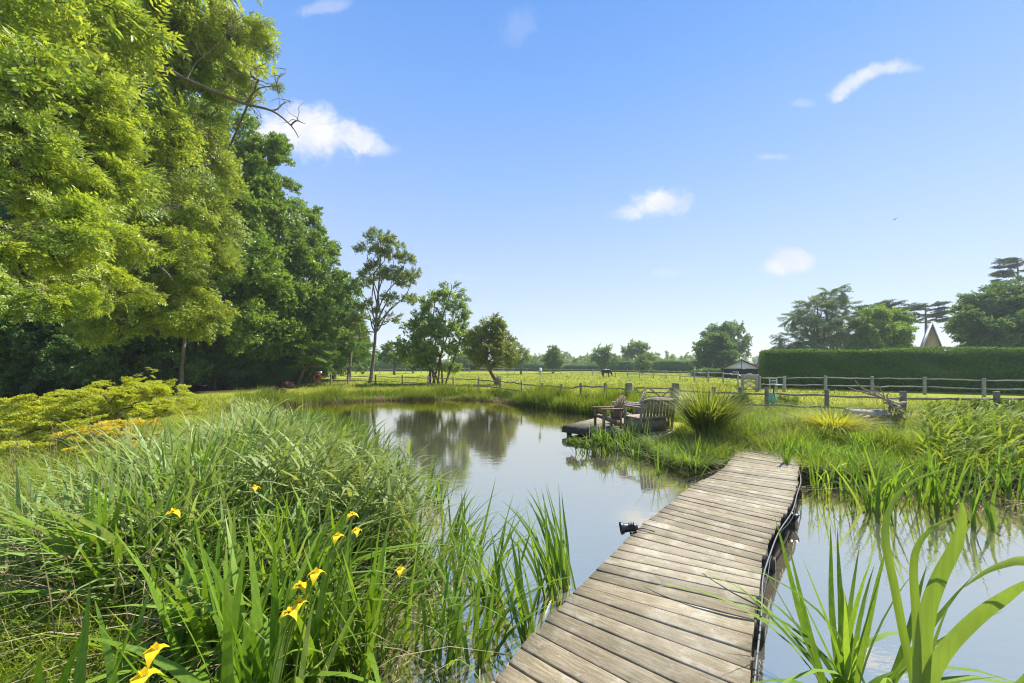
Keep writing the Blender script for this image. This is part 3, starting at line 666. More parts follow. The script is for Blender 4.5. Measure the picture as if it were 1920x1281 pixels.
# ------------- far field trees: (label, u, D, lobes as (u, v, ru, rv), preset material, bark radius)
FAR = [
    ('small sparse tree in the field just right of the bent maple', 977, 62, [(972, 655, 13, 14), (983, 668, 12, 14), (970, 680, 12, 10)], 'airy', .2, 7),
    ('bushy conical tree standing alone on the far hedge left', 1037, 70, [(1038, 657, 11, 11), (1030, 672, 13, 13), (1045, 674, 13, 14), (1038, 685, 17, 9)], 'far', .25, 9),
    ('round field tree behind the grazing horse', 1133, 78, [(1133, 660, 15, 11), (1122, 672, 13, 11), (1145, 673, 14, 11), (1133, 680, 17, 10)], 'fardark', .3, 9),
    ('largest of the round field trees with gaps of sky in its crown', 1195, 88, [(1195, 650, 18, 11), (1180, 660, 15, 12), (1211, 662, 15, 13), (1195, 668, 16, 12), (1222, 675, 9, 9)], 'far', .35, 8),
    ('compact cone shaped tree in front of the largest field tree', 1204, 70, [(1204, 672, 9, 8), (1198, 684, 13, 9), (1211, 685, 13, 9)], 'far', .2, 10),
    ('broad dense round tree left of the black shed', 1340, 60, [(1345, 640, 22, 17), (1322, 655, 20, 18), (1362, 658, 18, 18), (1340, 668, 28, 20), (1318, 680, 14, 12), (1362, 682, 16, 11)], 'fardark', .35, 13),
    ('tall airy tree rising behind the dense round tree by the shed', 1375, 75, [(1350, 615, 22, 10), (1372, 620, 22, 14), (1388, 640, 17, 16), (1392, 660, 14, 14), (1360, 640, 20, 16), (1330, 628, 15, 10)], 'far', .35, 8),
    ('small far tree beside the telegraph pole', 1080, 110, [(1078, 679, 7, 8), (1068, 684, 8, 6)], 'far', .2, 8),
    ('tiny rounded tree on the skyline between field trees', 1092, 120, [(1092, 684, 9, 6)], 'far', .2, 9),
    ('low bushy tree left of the round field tree', 1110, 100, [(1108, 682, 8, 8)], 'fardark', .2, 9),
    ('first small skyline tree right of the large field tree', 1240, 120, [(1240, 681, 8, 7)], 'far', .2, 9),
    ('second small skyline tree right of the large field tree', 1257, 120, [(1257, 680, 10, 7)], 'far', .2, 9),
    ('third small skyline tree right of the large field tree', 1284, 115, [(1282, 682, 12, 7)], 'far', .2, 9),
    ('distant dark tree seen between slender tree and alder', 740, 60, [(738, 660, 20, 18), (722, 672, 16, 12), (752, 675, 14, 14)], 'far', .25, 10),
    ('distant tree under the left side of the slender tree', 680, 65, [(672, 650, 18, 20), (664, 670, 18, 14), (686, 672, 12, 12)], 'spread', .25, 10),
    ('distant bushy tree seen below the alder crown', 775, 70, [(775, 672, 16, 14), (765, 680, 12, 9)], 'fardark', .25, 10),
    ('hazy tree on the skyline behind the alder', 870, 90, [(870, 672, 16, 12), (885, 680, 12, 9)], 'far', .25, 9),
    ('low hazy tree left of the conical tree', 1005, 100, [(1000, 682, 12, 8), (990, 684, 10, 6)], 'far', .2, 9),
    ('distant tree between the wood and the slender tree', 635, 70, [(630, 670, 20, 18), (650, 675, 16, 14)], 'fardark', .25, 10),
]
for (lab, u, D, lbs, mt, tr_, per) in FAR:
    tree('field_tree', lab, G(u, D), [lobe(a, b, D, c, d) for a, b, c, d in lbs], per, 'far', mt, tr=tr_, size=.9, low=-.8, twigs=False, dens=2.0, group='trees standing beyond the paddock')
# ------------- right-hand trees behind the tall hedge
tree('willow_tree', 'grey-green weeping tree at the left end of the tall hedge', G(1535, 44),
     [lobe(1560, 555, 44, 28, 20), lobe(1530, 580, 44, 35, 26), lobe(1580, 590, 44, 28, 32), lobe(1500, 605, 44, 30, 28), lobe(1545, 620, 43, 45, 34), lobe(1480, 640, 44, 28, 24), lobe(1590, 640, 44, 26, 28), lobe(1520, 655, 43, 45, 22), lobe(1470, 655, 44, 20, 18)],
     [12, 13, 13, 12, 16, 12, 12, 13, 8], 'willow', 'willow', tr=.25, size=.6, low=-.8, dens=2.6)
tree('lime_tree', 'yellow-green rounded tree in the middle behind the tall hedge', G(1665, 42),
     [lobe(1652, 590, 42, 32, 14), lobe(1674, 606, 42, 28, 18), lobe(1628, 612, 42, 25, 22), lobe(1660, 630, 41, 42, 24), lobe(1678, 642, 42, 20, 14), lobe(1642, 650, 41, 42, 16)],
     [13, 13, 13, 18, 11, 13], 'mid', 'limegreen', tr=.25, size=.85, dens=1.6)
tree('chestnut_tree', 'very large dark green tree at the far right behind the hedge', G(1870, 38),
     [lobe(1910, 545, 38, 34, 24), lobe(1860, 565, 38, 38, 24), lobe(1822, 590, 38, 28, 22), lobe(1816, 625, 38, 20, 26), lobe(1850, 610, 37, 50, 34), lobe(1910, 600, 37, 45, 45), lobe(1844, 645, 37, 36, 22), lobe(1900, 645, 37, 60, 26), lobe(1960, 560, 38, 50, 50), lobe(1960, 630, 38, 60, 50)],
     [14, 14, 13, 12, 18, 18, 14, 16, 12, 12], 'mid', 'fardark', tr=.35, size=.8, dens=1.6)
def cedar(label, u, D, tiers, base_v, top_v, r_):
    b = G(u, D); root = thing('cedar_tree', label, 'tree', b, 0, 'cedars showing above the garden trees'); mb = MB()
    top = atD(u, top_v, D); mb.tube([(b[0], b[1], 0), ((b[0] + top.x) / 2 + .2, D, (top.z) / 2), top], [r_, r_ * .7, .06], 7)
    pl = []
    for (tu, tv, rise) in tiers:
        a = atD(u, tv + rise, D); e = atD(tu, tv, D)
        P_ = limb(mb, a, e, r_ * .35, .03, .03)
        nn = max(3, int((e - a).length / 1.0))
        for j in range(nn * 4):
            t = .2 + .8 * j / (nn * 4 - 1); p = np.array(a) + (np.array(e) - np.array(a)) * t + rs.normal(0, .12, 3)
            az = (0 if tu > u else PI) + rs.uniform(-1.1, 1.1); pl.append((p, az, rs.uniform(-.1, .25), rs.uniform(-.3, .3), rs.uniform(.8, 1.7)))
    mb.build('trunk', 'bark', root, off=b, smooth=True)
    link('crown', crown_mesh('crown', pl, 'cedar', 'cedar', np.array(b)), root)
cedar('flat-tiered cedar above the house gable', 1735, 62, [(1765, 568, 8), (1768, 577, 6), (1775, 586, 4), (1708, 582, -2), (1705, 592, 0), (1780, 600, 3), (1700, 602, 2), (1720, 575, 3), (1755, 592, 2)], 660, 568, .35)
cedar('dark cedar top poking above the lime tree', 1645, 60, [(1625, 578, 3), (1668, 574, 3), (1678, 580, 5), (1618, 588, 3), (1690, 582, 8), (1650, 570, 3)], 660, 570, .3)
cedar('dark pine-like cedar at the top right edge of the photo', 1908, 62, [(1885, 490, 3), (1925, 492, 3), (1882, 500, 3), (1935, 505, 3), (1876, 515, 4), (1930, 520, 4), (1872, 527, 5), (1895, 488, 2), (1890, 510, 3)], 660, 486, .35)
# ================================================================== HEDGES
def hedge(name, label, a, b, thick, z1, nleaf, ls, mat='hedge', group=None, wob=.06, z0=.2):
    a = np.array(a, float); b = np.array(b, float); L = np.linalg.norm(b - a); d = (b - a) / L; n = np.array([-d[1], d[0]])  # n points away or towards
    root_loc = (a[0], a[1], z0)
    V = []; Q = []
    mb = MB(); c = (a + b) / 2; ang = math.atan2(d[1], d[0])
    mb.box((c[0], c[1], (z0 + z1 - .08) / 2), (L - .2, thick - .2, z1 - z0 - .12), ang)
    root = thing(name, label, 'hedge', root_loc, 0, group)
    mb.build('core', 'holly', root, off=root_loc)
    H = z1 - z0; areas = np.array([L * H, L * H, L * thick, thick * H, thick * H]); cnts = (areas / areas.sum() * nleaf).astype(int)
    P = []; N = []
    for f_, cn in enumerate(cnts):
        s = rs.rand(cn); t = rs.rand(cn); jit = rs.normal(0, .035, cn)
        if f_ < 2:
            sg = 1 if f_ else -1; al = s * L; hh = t * H
            bump_ = wob * np.sin(al * 1.7 + hh * 2) * np.cos(al * .6 + 1); off = sg * (thick / 2 + bump_ + jit)
            nn = np.tile([n[0] * sg, n[1] * sg, .35], (cn, 1))
        elif f_ == 2:
            al = s * L; off = (t - .5) * thick; hh = H + jit + wob * .6 * np.sin(al * .9) + .02 * np.sin(al * 3.1); nn = np.tile([0, 0, 1.0], (cn, 1))
        else:
            sg = 1 if f_ == 4 else -1; al = (L if f_ == 4 else 0) + sg * jit; off = (s - .5) * thick; hh = t * H; nn = np.tile([d[0] * sg, d[1] * sg, .3], (cn, 1))
            al = np.broadcast_to(al, cn)
        p = np.stack([a[0] + d[0] * al + n[0] * off, a[1] + d[1] * al + n[1] * off, z0 + hh], 1)
        P.append(p); N.append(nn)
    P = np.concatenate(P); N = np.concatenate(N) + rs.normal(0, .45, P.shape); dirs = rs.normal(0, 1, P.shape) + np.array([0, 0, .2]) + np.array([d[0], d[1], 0]) * rs.choice([-1, 1], len(P))[:, None] * 1.2
    lv = leafquads(P - np.array(root_loc), dirs, N, ls * rs.uniform(.7, 1.4, len(P)), ls * .6 * rs.uniform(.7, 1.3, len(P)))
    r_ = rs.rand(len(P)) * .6 + .25 * (np.sin(P[:, 0] * 1.3) * np.sin(P[:, 2] * 5 + P[:, 0]) + 1) * .7
    link('foliage', mkmesh('foliage', lv.reshape(-1, 3), None, leaf_tris(len(P)), [mat], rt=np.tile(np.clip(r_, 0, 1), 2)), root)
    return root
hedge('tall_hedge', 'long tall clipped hedge running to the right edge', (17.9, 25.6), (36, 17.0), 1.6, 2.87, 70000, .085, wob=.11)
hedge('box_hedge', 'low clipped hedge with rounded top left of the shed', (gx(1318, 46), 46), (gx(1356, 45), 45), 1.6, 1.35, 3500, .11)
hedge('box_hedge', 'lower clipped hedge left of the rounded low hedge', (gx(1302, 50), 50), (gx(1317, 49), 49), 1.6, 1.15, 1800, .12)
hedge('box_hedge', 'dark clipped hedge between the shed and the tall hedge', (gx(1419, 46), 46), (gx(1450, 46), 46), 1.5, 1.0, 2500, .12)
hedge('field_hedge', 'far hedge along the back of the paddock left half', (gx(840, 95), 95), (gx(1145, 95), 95), 3, 2.35, 12000, .26, wob=.3)
hedge('field_hedge', 'taller far hedge along the back of the paddock right half', (gx(1140, 84), 88), (gx(1305, 70), 72), 3, 2.7, 12000, .22, wob=.25)
hedge('field_hedge', 'distant hedge line behind the slender tree', (gx(560, 100), 100), (gx(845, 100), 100), 4, 3.4, 9000, .3, 'fardark', wob=.6)
pl = []
for i in range(95):
    u = rs.uniform(430, 1460); D = rs.uniform(150, 230); top_ = rs.uniform(3, 7.5) + 1.5 * math.sin(u * .03)
    pl += bough_places([(np.array([gx(u, D), D, top_ * .5]), np.array([top_ * rs.uniform(.9, 1.8), 3, top_ * .55]))], 7, -.8, 1.1)
tag(link('distant_wood', crown_mesh('distant_wood', pl, 'far', 'far', np.zeros(3))), kind='stuff')
# ================================================================== BUILDINGS
def local(name, label, cat, u, D, rz=0, z=.25): x = gx(u, D); return thing(name, label, cat, (x, D, z), rz)
# black shed
sh = local('shed', 'black boarded shed with a pale gable and two small windows', 'shed', 1390, 44, -.56)
Wd = 3.6; He = 1.28; Ha = 2.25
mb = MB().box((0, 0, He / 2), (Wd - .02, 4, He)); mb.build('wall', 'tar', sh)
n_b = 10
for i in range(n_b):
    z = (i + .5) * He / n_b; link('board', MB().box((0, 0, 0), (Wd + .03, .03, He / n_b - .012), rx=.12).mesh('board', 'tar') if i == 0 else bd.data, sh).location = (0, -2.02, z)
    bd = [c for c in sh.children if c.name.startswith('board')][0]
mb = MB().prism([(-Wd / 2, He), (Wd / 2, He), (0, Ha - .08)], -2.0, -1.93); mb.build('gable', 'palepanel', sh)
mb = MB().box((0, -2.03, (He + Ha) / 2), (.05, .03, Ha - He - .1)); mb.build('gable_batten', 'roofdark', sh)
for s_ in (-1, 1):
    mb = MB(); mb.prism([(0, Ha), (s_ * (Wd / 2 + .3), He - .12), (s_ * (Wd / 2 + .3), He - .04), (0, Ha + .1)], -2.2, 2.2); mb.build('roof', 'roofdark', sh)
for xw in (-.75, -.42):
    f_ = MB().box((xw, -2.06, .78), (.26, .05, .28)).build('window', 'white', sh); MB().box((xw, -2.095, .78), (.18, .02, .2)).build('pane', 'glass', f_)
MB().box((.25, -2.06, He - .05), (.26, .08, .1)).build('lamp', 'white', sh)
MB().box((0, -2.05, He), (Wd + .3, .06, .05)).build('tie_board', 'white', sh)
# brick house behind the shed
hs = local('brick_house', 'red brick house with a dark slate roof behind the shed', 'house', 1436, 68, -.6)
MB().box((.3, 0, 1.0), (4.2, 5, 2.0)).build('wall', 'brickred', hs)
rf = MB().prism([(-1.5, 1.7), (3.5, 1.7), (3.2, 4.2), (-.9, 4.2)], 1, 5).build('roof', 'slate', hs)
MB().box((-.7, 1.5, 4.35), (.14, .14, .5)).build('finial', 'slate', rf)
mb = MB(); mb.add([(-2.4, -2.6, 1.35), (1.4, -2.6, 1.35), (1.4, 1.1, 1.35), (-2.4, 1.1, 1.35), (-.5, -.7, 2.35)], None, [(0, 1, 4), (1, 2, 4), (2, 3, 4), (3, 0, 4)]); mb.add([(-2.4, -2.6, 1.35), (1.4, -2.6, 1.35), (1.4, 1.1, 1.35), (-2.4, 1.1, 1.35)], [(3, 2, 1, 0)]); mb.build('porch_roof', 'tilered', hs)
MB().box((-.5, -.7, 2.5), (.1, .1, .5)).build('finial', 'slate', hs)
f_ = MB().box((-1.0, -2.54, .8), (.8, .08, .6)).build('window', 'white', hs); MB().box((-1.0, -2.6, .8), (.66, .03, .48)).build('pane', 'glass', f_)
# yellow brick gabled house
gh = local('gabled_house', 'yellow brick house gable with white bargeboards above the hedge', 'house', 1748, 55, -.78)
zb = 2.4; za = 1.9 + 77 * 55 / F - .25
mb = MB(); mb.prism([(-1.15, 0), (1.15, 0), (1.15, zb + .6), (0, za - .25), (-1.15, zb + .6)], 0, 5); mb.build('wall', 'brickyellow', gh)
for s_ in (-1, 1):
    MB().prism([(0, za), (s_ * 1.5, zb - .1), (s_ * 1.5, zb + .12), (0, za + .3)], -.35, 5).build('roof', 'slate', gh)
    MB().prism([(0, za - .02), (s_ * 1.48, zb - .14), (s_ * 1.5, zb + .12), (0, za + .32)], -.42, -.36).build('bargeboard', 'white', gh)
f_ = MB().box((.12, -.03, zb + 1.6), (.42, .06, 1.3)).build('window', 'white', gh); MB().box((.12, -.075, zb + 1.6), (.3, .02, 1.15)).build('pane', 'glass', f_)
mb = MB(); mb.prism([(-4, 0), (-1.1, 0), (-1.1, zb + 2.2), (-2.7, zb + 2.2), (-4, zb + .0)], 1.5, 6); mb.build('side_roof', 'slate', gh)
MB().beam((-2.75, 1.4, zb + 2.25), (-1.1, 1.4, zb - .3), .1, .2).build('bargeboard', 'white', gh)
# telegraph pole
b = G(1058, 100); tpole = thing('telegraph_pole', 'thin telegraph pole right of the conical tree', 'pole', b)
MB().tube([(0, 0, 0), (0, 0, 4.3)], [.12, .09], 8).build('pole', 'bark', tpole); MB().box((0, 0, 4.0), (1.2, .12, .12)).build('crossarm', 'bark', tpole)

# ================================================================== FENCES
def rail_mesh(L, r=.045, wob=.035):
    mb = MB(); n = 7
    mb.tube([(L * i / (n - 1), rs.normal(0, wob * .3), rs.normal(0, wob * .5) * (0 < i < n - 1)) for i in range(n)], [r * (.62 if i in (0, n - 1) else rs.uniform(.85, 1.15)) for i in range(n)], 6); return mb
def fence(label, posts, hgt=.95, rails=(.38, .78), mat='fence', pr=.06, top=None, rr=.036, wob=.03, group='post and rail fences'):
    """posts: list of (x, y)"""
    p0 = Vector((posts[0][0], posts[0][1], hz(*posts[0]))); root = thing('rail_fence', label, 'fence', p0, 0, group)
    P = [Vector((x, y, hz(x, y))) for x, y in posts]
    for p in P:
        mb = MB(); w0 = pr * rs.uniform(.9, 1.15); mb.box((0, 0, hgt / 2 - .1), (w0 * 1.5, w0 * 2, hgt + .2), rs.uniform(-.2, .2), rs.uniform(-.02, .02), rs.uniform(-.03, .03))
        o = mb.build('post', mat, root, bev=.012, jitter=.004); o.location = p - p0
    for i in range(len(P) - 1):
        d = P[i + 1] - P[i]
        for rz_ in rails:
            mb = rail_mesh(d.length, rr, wob); o = mb.build('rail', mat, root, smooth=True)
            o.location = P[i] - p0 + Vector((0, 0, rz_ + rs.normal(0, .012))); o.rotation_euler = (0, -math.asin(d.z / d.length), math.atan2(d.y, d.x))
    return root
def row(lst): return [(gx(u, D), D) for u, D in lst]
fence('rustic fence behind the far bank between the gate and the trees', row([(588, 31.5), (620, 30.5), (653, 29.6), (704, 28.2), (754, 27), (803, 25), (850, 23), (897, 21.3), (938, 19.8), (978, 18.2), (1017, 17.0), (1053, 16.1), (1089, 15.5), (1135, 14.6), (1176, 13.7)]), hgt=.85, rails=(.32, .68))
fence('rustic fence running right from the field gate behind the flax', row([(1270, 13.3), (1338, 12.6), (1388, 12.1), (1438, 11.5), (1550, 10.9), (1693, 10.3), (1869, 9.7), (2060, 9.2)]), rails=(.30, .66), hgt=.86)
fence('pale two-rail fence in front of the tall hedge', row([(1424, 21.9), (1471, 21.5), (1548, 20.9), (1635, 20.3), (1733.5, 19.5), (1845, 18.2), (1980, 17.2)]), mat='fencepale', hgt=.95, rails=(.42, .84), pr=.062)
fence('pale fence across the far side of the paddock', row([(1391, 22.5), (1384, 27), (1356, 31), (1328, 33.5), (1302, 36), (1275, 38.5), (1249, 41), (1225, 43), (1199, 45), (1177, 47), (1154, 49), (1132, 51), (1111, 53), (1091, 55.5), (1071, 58), (1051, 60), (1032, 63), (1011, 66), (988, 70), (965, 74), (953, 78)]), mat='fencepale', pr=.055, hgt=1.0, rails=(.45, .88), rr=.042)
fence('faint fence at the far left of the paddock below the alder', row([(625, 62), (645, 62.5), (667, 63), (690, 63.5), (712, 64), (735, 65), (760, 66), (790, 68), (820, 70), (850, 72), (880, 74), (915, 76), (950, 78)]), mat='fencepale', pr=.055, hgt=1.0, rails=(.45, .88), rr=.042)
fence('low dark fence under the wood left of the lifebuoy', row([(470, 33), (500, 32.6), (530, 32.2), (560, 31.8), (586, 31.5)]), mat='fence')
# five-bar gate
pa = Vector((gx(1182, 13.6), 13.6, .3)); pb = Vector((gx(1267, 13.2), 13.2, .3)); d = pb - pa; L = d.length; an = math.atan2(d.y, d.x)
fg = thing('field_gate', 'wooden field gate with crossed braces between two thick posts', 'gate', pa, an)
for x_ in (-.04, L + .0):
    MB().box((x_, 0, .42), (.22, .2, 1.05)).build('gate_post', 'fence', fg, bev=.02, jitter=.004)
for z_ in (.12, .26, .42, .58, .74):
    MB().box((L / 2, .02, z_), (L - .28, .03, .05)).build('bar', 'fence', fg, jitter=.003)
for a_, b_ in (((.14, .74), (L * .52, .12)), ((L * .06, .26), (L * .36, .74)), ((L * .42, .74), (L * .9, .12)), ((L * .55, .2), (L - .15, .74))):
    MB().beam((a_[0], -.03, a_[1]), (b_[0], -.03, b_[1]), .03, .05).build('brace', 'fence', fg)
for x_ in (.16, L - .16): MB().box((x_, -.005, .44), (.06, .05, .68)).build('stile', 'fence', fg)
# arched garden gate
ag = local('arched_gate', 'small arched wooden gate in the pale fence by the shed', 'gate', 1405, 22, 0, .28)
for x_ in (-.42, .46): MB().box((x_, 0, .5), (.14, .14, 1.1)).build('gate_post', 'fencepale', ag, bev=.015)
for i in range(9):
    x_ = -.32 + i * .085; zt = 1.12 - .6 * x_ * x_ * 1.5; zb_ = .74 - .5 * x_ * x_
    MB().box((x_, .0, (zt + zb_) / 2), (.07, .03, zt - zb_)).build('paling', 'fencepale', ag)
pts = [(-.35 + .7 * i / 8, -.03, .7 - .25 * math.sin(PI * i / 8) * -1 - .25) for i in range(9)]
MB().tube(pts, .03, 6).build('arch_rail', 'fencepale', ag)
for z_ in (.12, .6): MB().box((0, -.03, z_), (.72, .03, .06)).build('cross_rail', 'fencepale', ag)
MB().beam((-.32, -.05, .15), (.32, -.05, .6), .03, .05).build('brace', 'fencepale', ag); MB().beam((.32, -.07, .15), (-.32, -.07, .6), .03, .05).build('brace', 'fencepale', ag)
# ================================================================== FIELD THINGS
# lifebuoy on its post
lb = thing('lifebuoy_post', 'short post with a pale cap by the wood fence end', 'post', G(598, 29.5))
MB().box((0, 0, .45), (.12, .12, .95)).build('post', 'fencepale', lb); MB().box((0, 0, .98), (.42, .2, .18)).build('cap_board', 'white', lb)
pts = [(.24 * math.cos(t), 0, .24 * math.sin(t)) for t in np.linspace(0, 2 * PI, 25)]
o = MB().tube(pts, .075, 10).build('lifebuoy', 'orange', smooth=True); x_, y_, z_ = G(597, 29.3); o.location = (x_ - .1, y_, z_ + .58); o.rotation_euler = (0, 0, .5)
tag(o, 'orange ring lifebuoy hanging on the post under the low tree', 'lifebuoy')
# white feeder
b = G(1013, 17.4); wf = thing('bird_feeder', 'white bird feeder on a thin pole behind the rustic fence', 'bird feeder', b)
MB().tube([(0, 0, 0), (0, 0, 1.25)], .012, 6).build('pole', 'cable', wf)
MB().lathe([(.0, .22), (.05, .2), (.085, .1), (.1, 0), (.03, -.02), (0, -.02)], 12, (0, 0, 1.25)).build('hood', 'white', wf, smooth=True); MB().lathe([(.0, .06), (.05, .05), (.055, -.08), (0, -.1)], 10, (0, 0, 1.2)).build('container', 'white', wf, smooth=True)
# horse
hr = thing('horse', 'dark brown horse grazing in the paddock', 'horse', G(1137, 47), 0)
mb = MB()
mb.tube([(-.50, 0, .80), (-.42, 0, .86), (-.2, 0, .84), (.05, 0, .80), (.28, 0, .84), (.42, 0, .84)], [.15, .25, .27, .28, .26, .16], 10)
mb.tube([(.32, 0, .92), (.50, 0, .78), (.66, 0, .52), (.70, 0, .42)], [.19, .15, .11, .09], 8)
mb.tube([(.66, 0, .50), (.72, 0, .34), (.74, 0, .18), (.735, 0, .12)], [.075, .085, .055, .045], 8)
mb.tube([(.64, .04, .52), (.62, .05, .60)], [.025, .01], 5); mb.tube([(.64, -.04, .52), (.62, -.05, .60)], [.025, .01], 5)
for y_ in (-.1, .1):
    mb.tube([(-.42, y_, .82), (-.38, y_, .6), (-.46, y_, .38), (-.44, y_, .06), (-.42, y_, 0)], [.17, .13, .07, .045, .055], 7)
    xo = .06 if y_ > 0 else -.04
    mb.tube([(.3, y_, .8), (.3 + xo * .4, y_, .52), (.3 + xo, y_, .36), (.3 + xo, y_, .06), (.31 + xo, y_, 0)], [.13, .08, .055, .042, .05], 7)
o = mb.build('body', 'horse', hr, smooth=True); rm = o.modifiers.new('remesh', 'REMESH'); rm.mode = 'VOXEL'; rm.voxel_size = .022; rm.use_smooth_shade = True
MB().tube([(-.52, 0, .86), (-.60, 0, .7), (-.6, 0, .45), (-.58, 0, .25)], [.03, .05, .05, .02], 7).build('tail', 'horse', hr, smooth=True)
MB().tube([(.28, 0, 1.0), (.42, 0, .95), (.56, 0, .76), (.64, 0, .6)], [.03, .035, .03, .02], 6).build('mane', 'horse', hr, smooth=True)
# bird
b = atD(1677, 412, 60); bd_ = thing('bird', 'small bird flying in the sky on the right', 'bird', b, .6)
MB().ellipsoid((0, 0, 0), (.28, .08, .07), 6).build('body', 'bird', bd_, smooth=True)
for s_ in (-1, 1):
    MB().add([(-.08, 0, .02), (.12, 0, .02), (.02, s_ * .3, .22), (-.12, s_ * .3, .2), (-.16, s_ * .62, .26)] + [(-.08, 0, .0), (.12, 0, .0), (.02, s_ * .3, .2), (-.12, s_ * .3, .18)], [(0, 1, 2, 3), (5, 8, 7, 6)], [(3, 2, 4), (8, 4, 7), (0, 3, 8)]).build('wing', 'bird', bd_)
# green garden chair by the tall hedge
gc = local('garden_chair', 'pale green slatted garden chair at the hedge corner', 'chair', 1456, 21.9, .1, .28)
for sx in (-.24, .24):
    MB().box((sx, -.2, .22), (.04, .04, .44)).build('leg', 'greenpaint', gc); MB().beam((sx, .2, 0), (sx, .27, .85), .04, .04).build('leg', 'greenpaint', gc)
for i in range(3): MB().box((0, .22 + i * .012, .5 + i * .15), (.5, .02, .06)).build('back_slat', 'greenpaint', gc)
MB().box((0, 0, .44), (.52, .46, .03)).build('seat', 'greenpaint', gc)
# netting over the fence post
b = G(1447, 11.35); P = []
mb = MB(); n_ = 16
for (cx_, rt_, rb_, zz, hh) in ((0, .05, .16, .86, .30),):
    prof = [(.02, hh), (.05, hh * .97), (.08, hh * .7), (.11, hh * .35), (.13, 0), (.09, -.02)]
    mb.lathe(prof, n_)
Vn = mb.V[0]; Vn[:, 0] *= 1 + .25 * np.sin(np.arctan2(Vn[:, 1], Vn[:, 0]) * 5); Vn[:, 1] *= .6
o = mb.build('netting', 'greennet', smooth=True); o.location = (b[0], b[1] - .05, b[2] + .42); tag(o, 'bundle of green netting hung beside the fence post', 'netting')
MB().tube([(0, 0, -.05), (.02, -.04, .1), (0, -.02, .45)], .02, 6).build('cord', 'black', o)

# ================================================================== BOARDWALK
pairs = [((938, 1264), None), ((1013.6, 1175.5), None), ((1134, 1055), (1419, 1116)), ((1196, 991), (1429, 1051)), ((1247, 951.6), (1447, 1001)), ((1299, 910), (1481, 944.7)), ((1357, 877.6), (1496, 896)), ((1386, 838), (1495, 857))]
Lp = []; Rp = []
ZD = .30
for l_, r_ in pairs:
    a = at(*l_, ZD)
    b = at(*r_, ZD) if r_ else a + Vector((.81, -.585, 0)) * 1.05
    Lp.append(a); Rp.append(b)
ext = Vector((-.585, -.81, 0))
for s_ in (1.3, 2.8): Lp.insert(0, at(938, 1264, ZD) + ext * s_); Rp.insert(0, Lp[0] + Vector((.81, -.585, 0)) * 1.05)
Ls = smooth_path(Lp, 24); Rs = smooth_path(Rp, 24)
cen = [(a + b) / 2 for a, b in zip(Ls, Rs)]
cum = [0]
for i in range(1, len(cen)): cum.append(cum[-1] + (cen[i] - cen[i - 1]).length)
def samp(arr, s_):
    s_ = min(max(s_, 0), cum[-1]); j = int(np.searchsorted(cum, s_)); j = min(max(j, 1), len(cum) - 1)
    t = (s_ - cum[j - 1]) / (cum[j] - cum[j - 1] + 1e-9); return arr[j - 1].lerp(arr[j], t)
bw = thing('boardwalk', 'curving weathered plank boardwalk crossing the pond', 'boardwalk', tuple(cen[0]))
base_ = Vector(cen[0]); pitch = .132; s_ = 0; TH = .035
while s_ + pitch < cum[-1]:
    wdt = pitch * rs.uniform(.9, 1.12); g_ = .007 * rs.uniform(.7, 1.6)
    a0, b0, a1, b1 = samp(Ls, s_ + g_ / 2), samp(Rs, s_ + g_ / 2), samp(Ls, s_ + wdt - g_ / 2), samp(Rs, s_ + wdt - g_ / 2)
    axd = ((b0 + b1) - (a0 + a1)).normalized(); perp = Vector((-axd.y, axd.x, 0))
    eL, eR = rs.uniform(-.008, .012), rs.uniform(-.008, .012)
    a0 -= axd * eL; a1 -= axd * eL; b0 += axd * eR; b1 += axd * eR
    c0 = (a0 + b0 + a1 + b1) / 4; dz0 = rs.uniform(-.003, .003)
    # local frame: x across, so the grain follows the plank
    an = math.atan2(axd.y, axd.x); Rm = Matrix.Rotation(-an, 3, 'Z')
    top = []; NS = 7
    for i in range(NS):
        t = i / (NS - 1); p = a0.lerp(b0, t); q2 = a1.lerp(b1, t); sag = -.002 * math.sin(PI * t) + rs.normal(0, .0006)
        for e, zz in ((p, 0), (p.lerp(q2, .08), .003), (q2.lerp(p, .08), .003), (q2, 0)):
            l2 = Rm @ (e - c0); top.append((l2.x, l2.y, zz + sag))
        for e in (q2, p):
            l2 = Rm @ (e - c0); top.append((l2.x, l2.y, -TH))
    Q = []
    for i in range(NS - 1):
        for j in range(6): Q.append((i * 6 + j, (i + 1) * 6 + j, (i + 1) * 6 + (j + 1) % 6, i * 6 + (j + 1) % 6))
    o_ = (NS - 1) * 6
    Q += [(0, 1, 2, 3), (0, 3, 4, 5), (o_ + 3, o_ + 2, o_ + 1, o_), (o_ + 5, o_ + 4, o_ + 3, o_)]
    o = link('plank', mkmesh('plank', top, Q, None, ['deck']), bw); o.location = c0 - base_ + Vector((0, 0, dz0)); o.rotation_euler = (rs.normal(0, .006), rs.normal(0, .002), an)
    s_ += wdt
def edge_pt(s_, side, inset, z_):
    a, b = samp(Ls, s_), samp(Rs, s_); d_ = (b - a).normalized()
    p = (a + d_ * inset) if side < 0 else (b - d_ * inset); return Vector((p.x, p.y, z_))
for side in (-1, 1):
    mb = MB(); pts = [edge_pt(x, side, .09, ZD - TH - .075) for x in np.linspace(0, cum[-1], 26)]
    for i in range(len(pts) - 1): mb.beam(pts[i], pts[i + 1], .05, .14)
    mb.build('stringer', 'deckdark', bw, off=base_)
for i, x in enumerate(np.linspace(.5, cum[-1] - .3, 8)):
    a = edge_pt(x, -1, .03, .06); b = edge_pt(x, 1, -.04, .06)
    MB().beam(a, b, .06, .11).build('crossbeam', 'deckdark', bw, off=base_)
    for side in (-1, 1):
        p = edge_pt(x, side, .12 if side < 0 else .07, 0); MB().box((p.x, p.y, -.18), (.085, .085, .75 - .02 * (side > 0)), .6).build('support_post', 'deckdark', bw, off=base_)
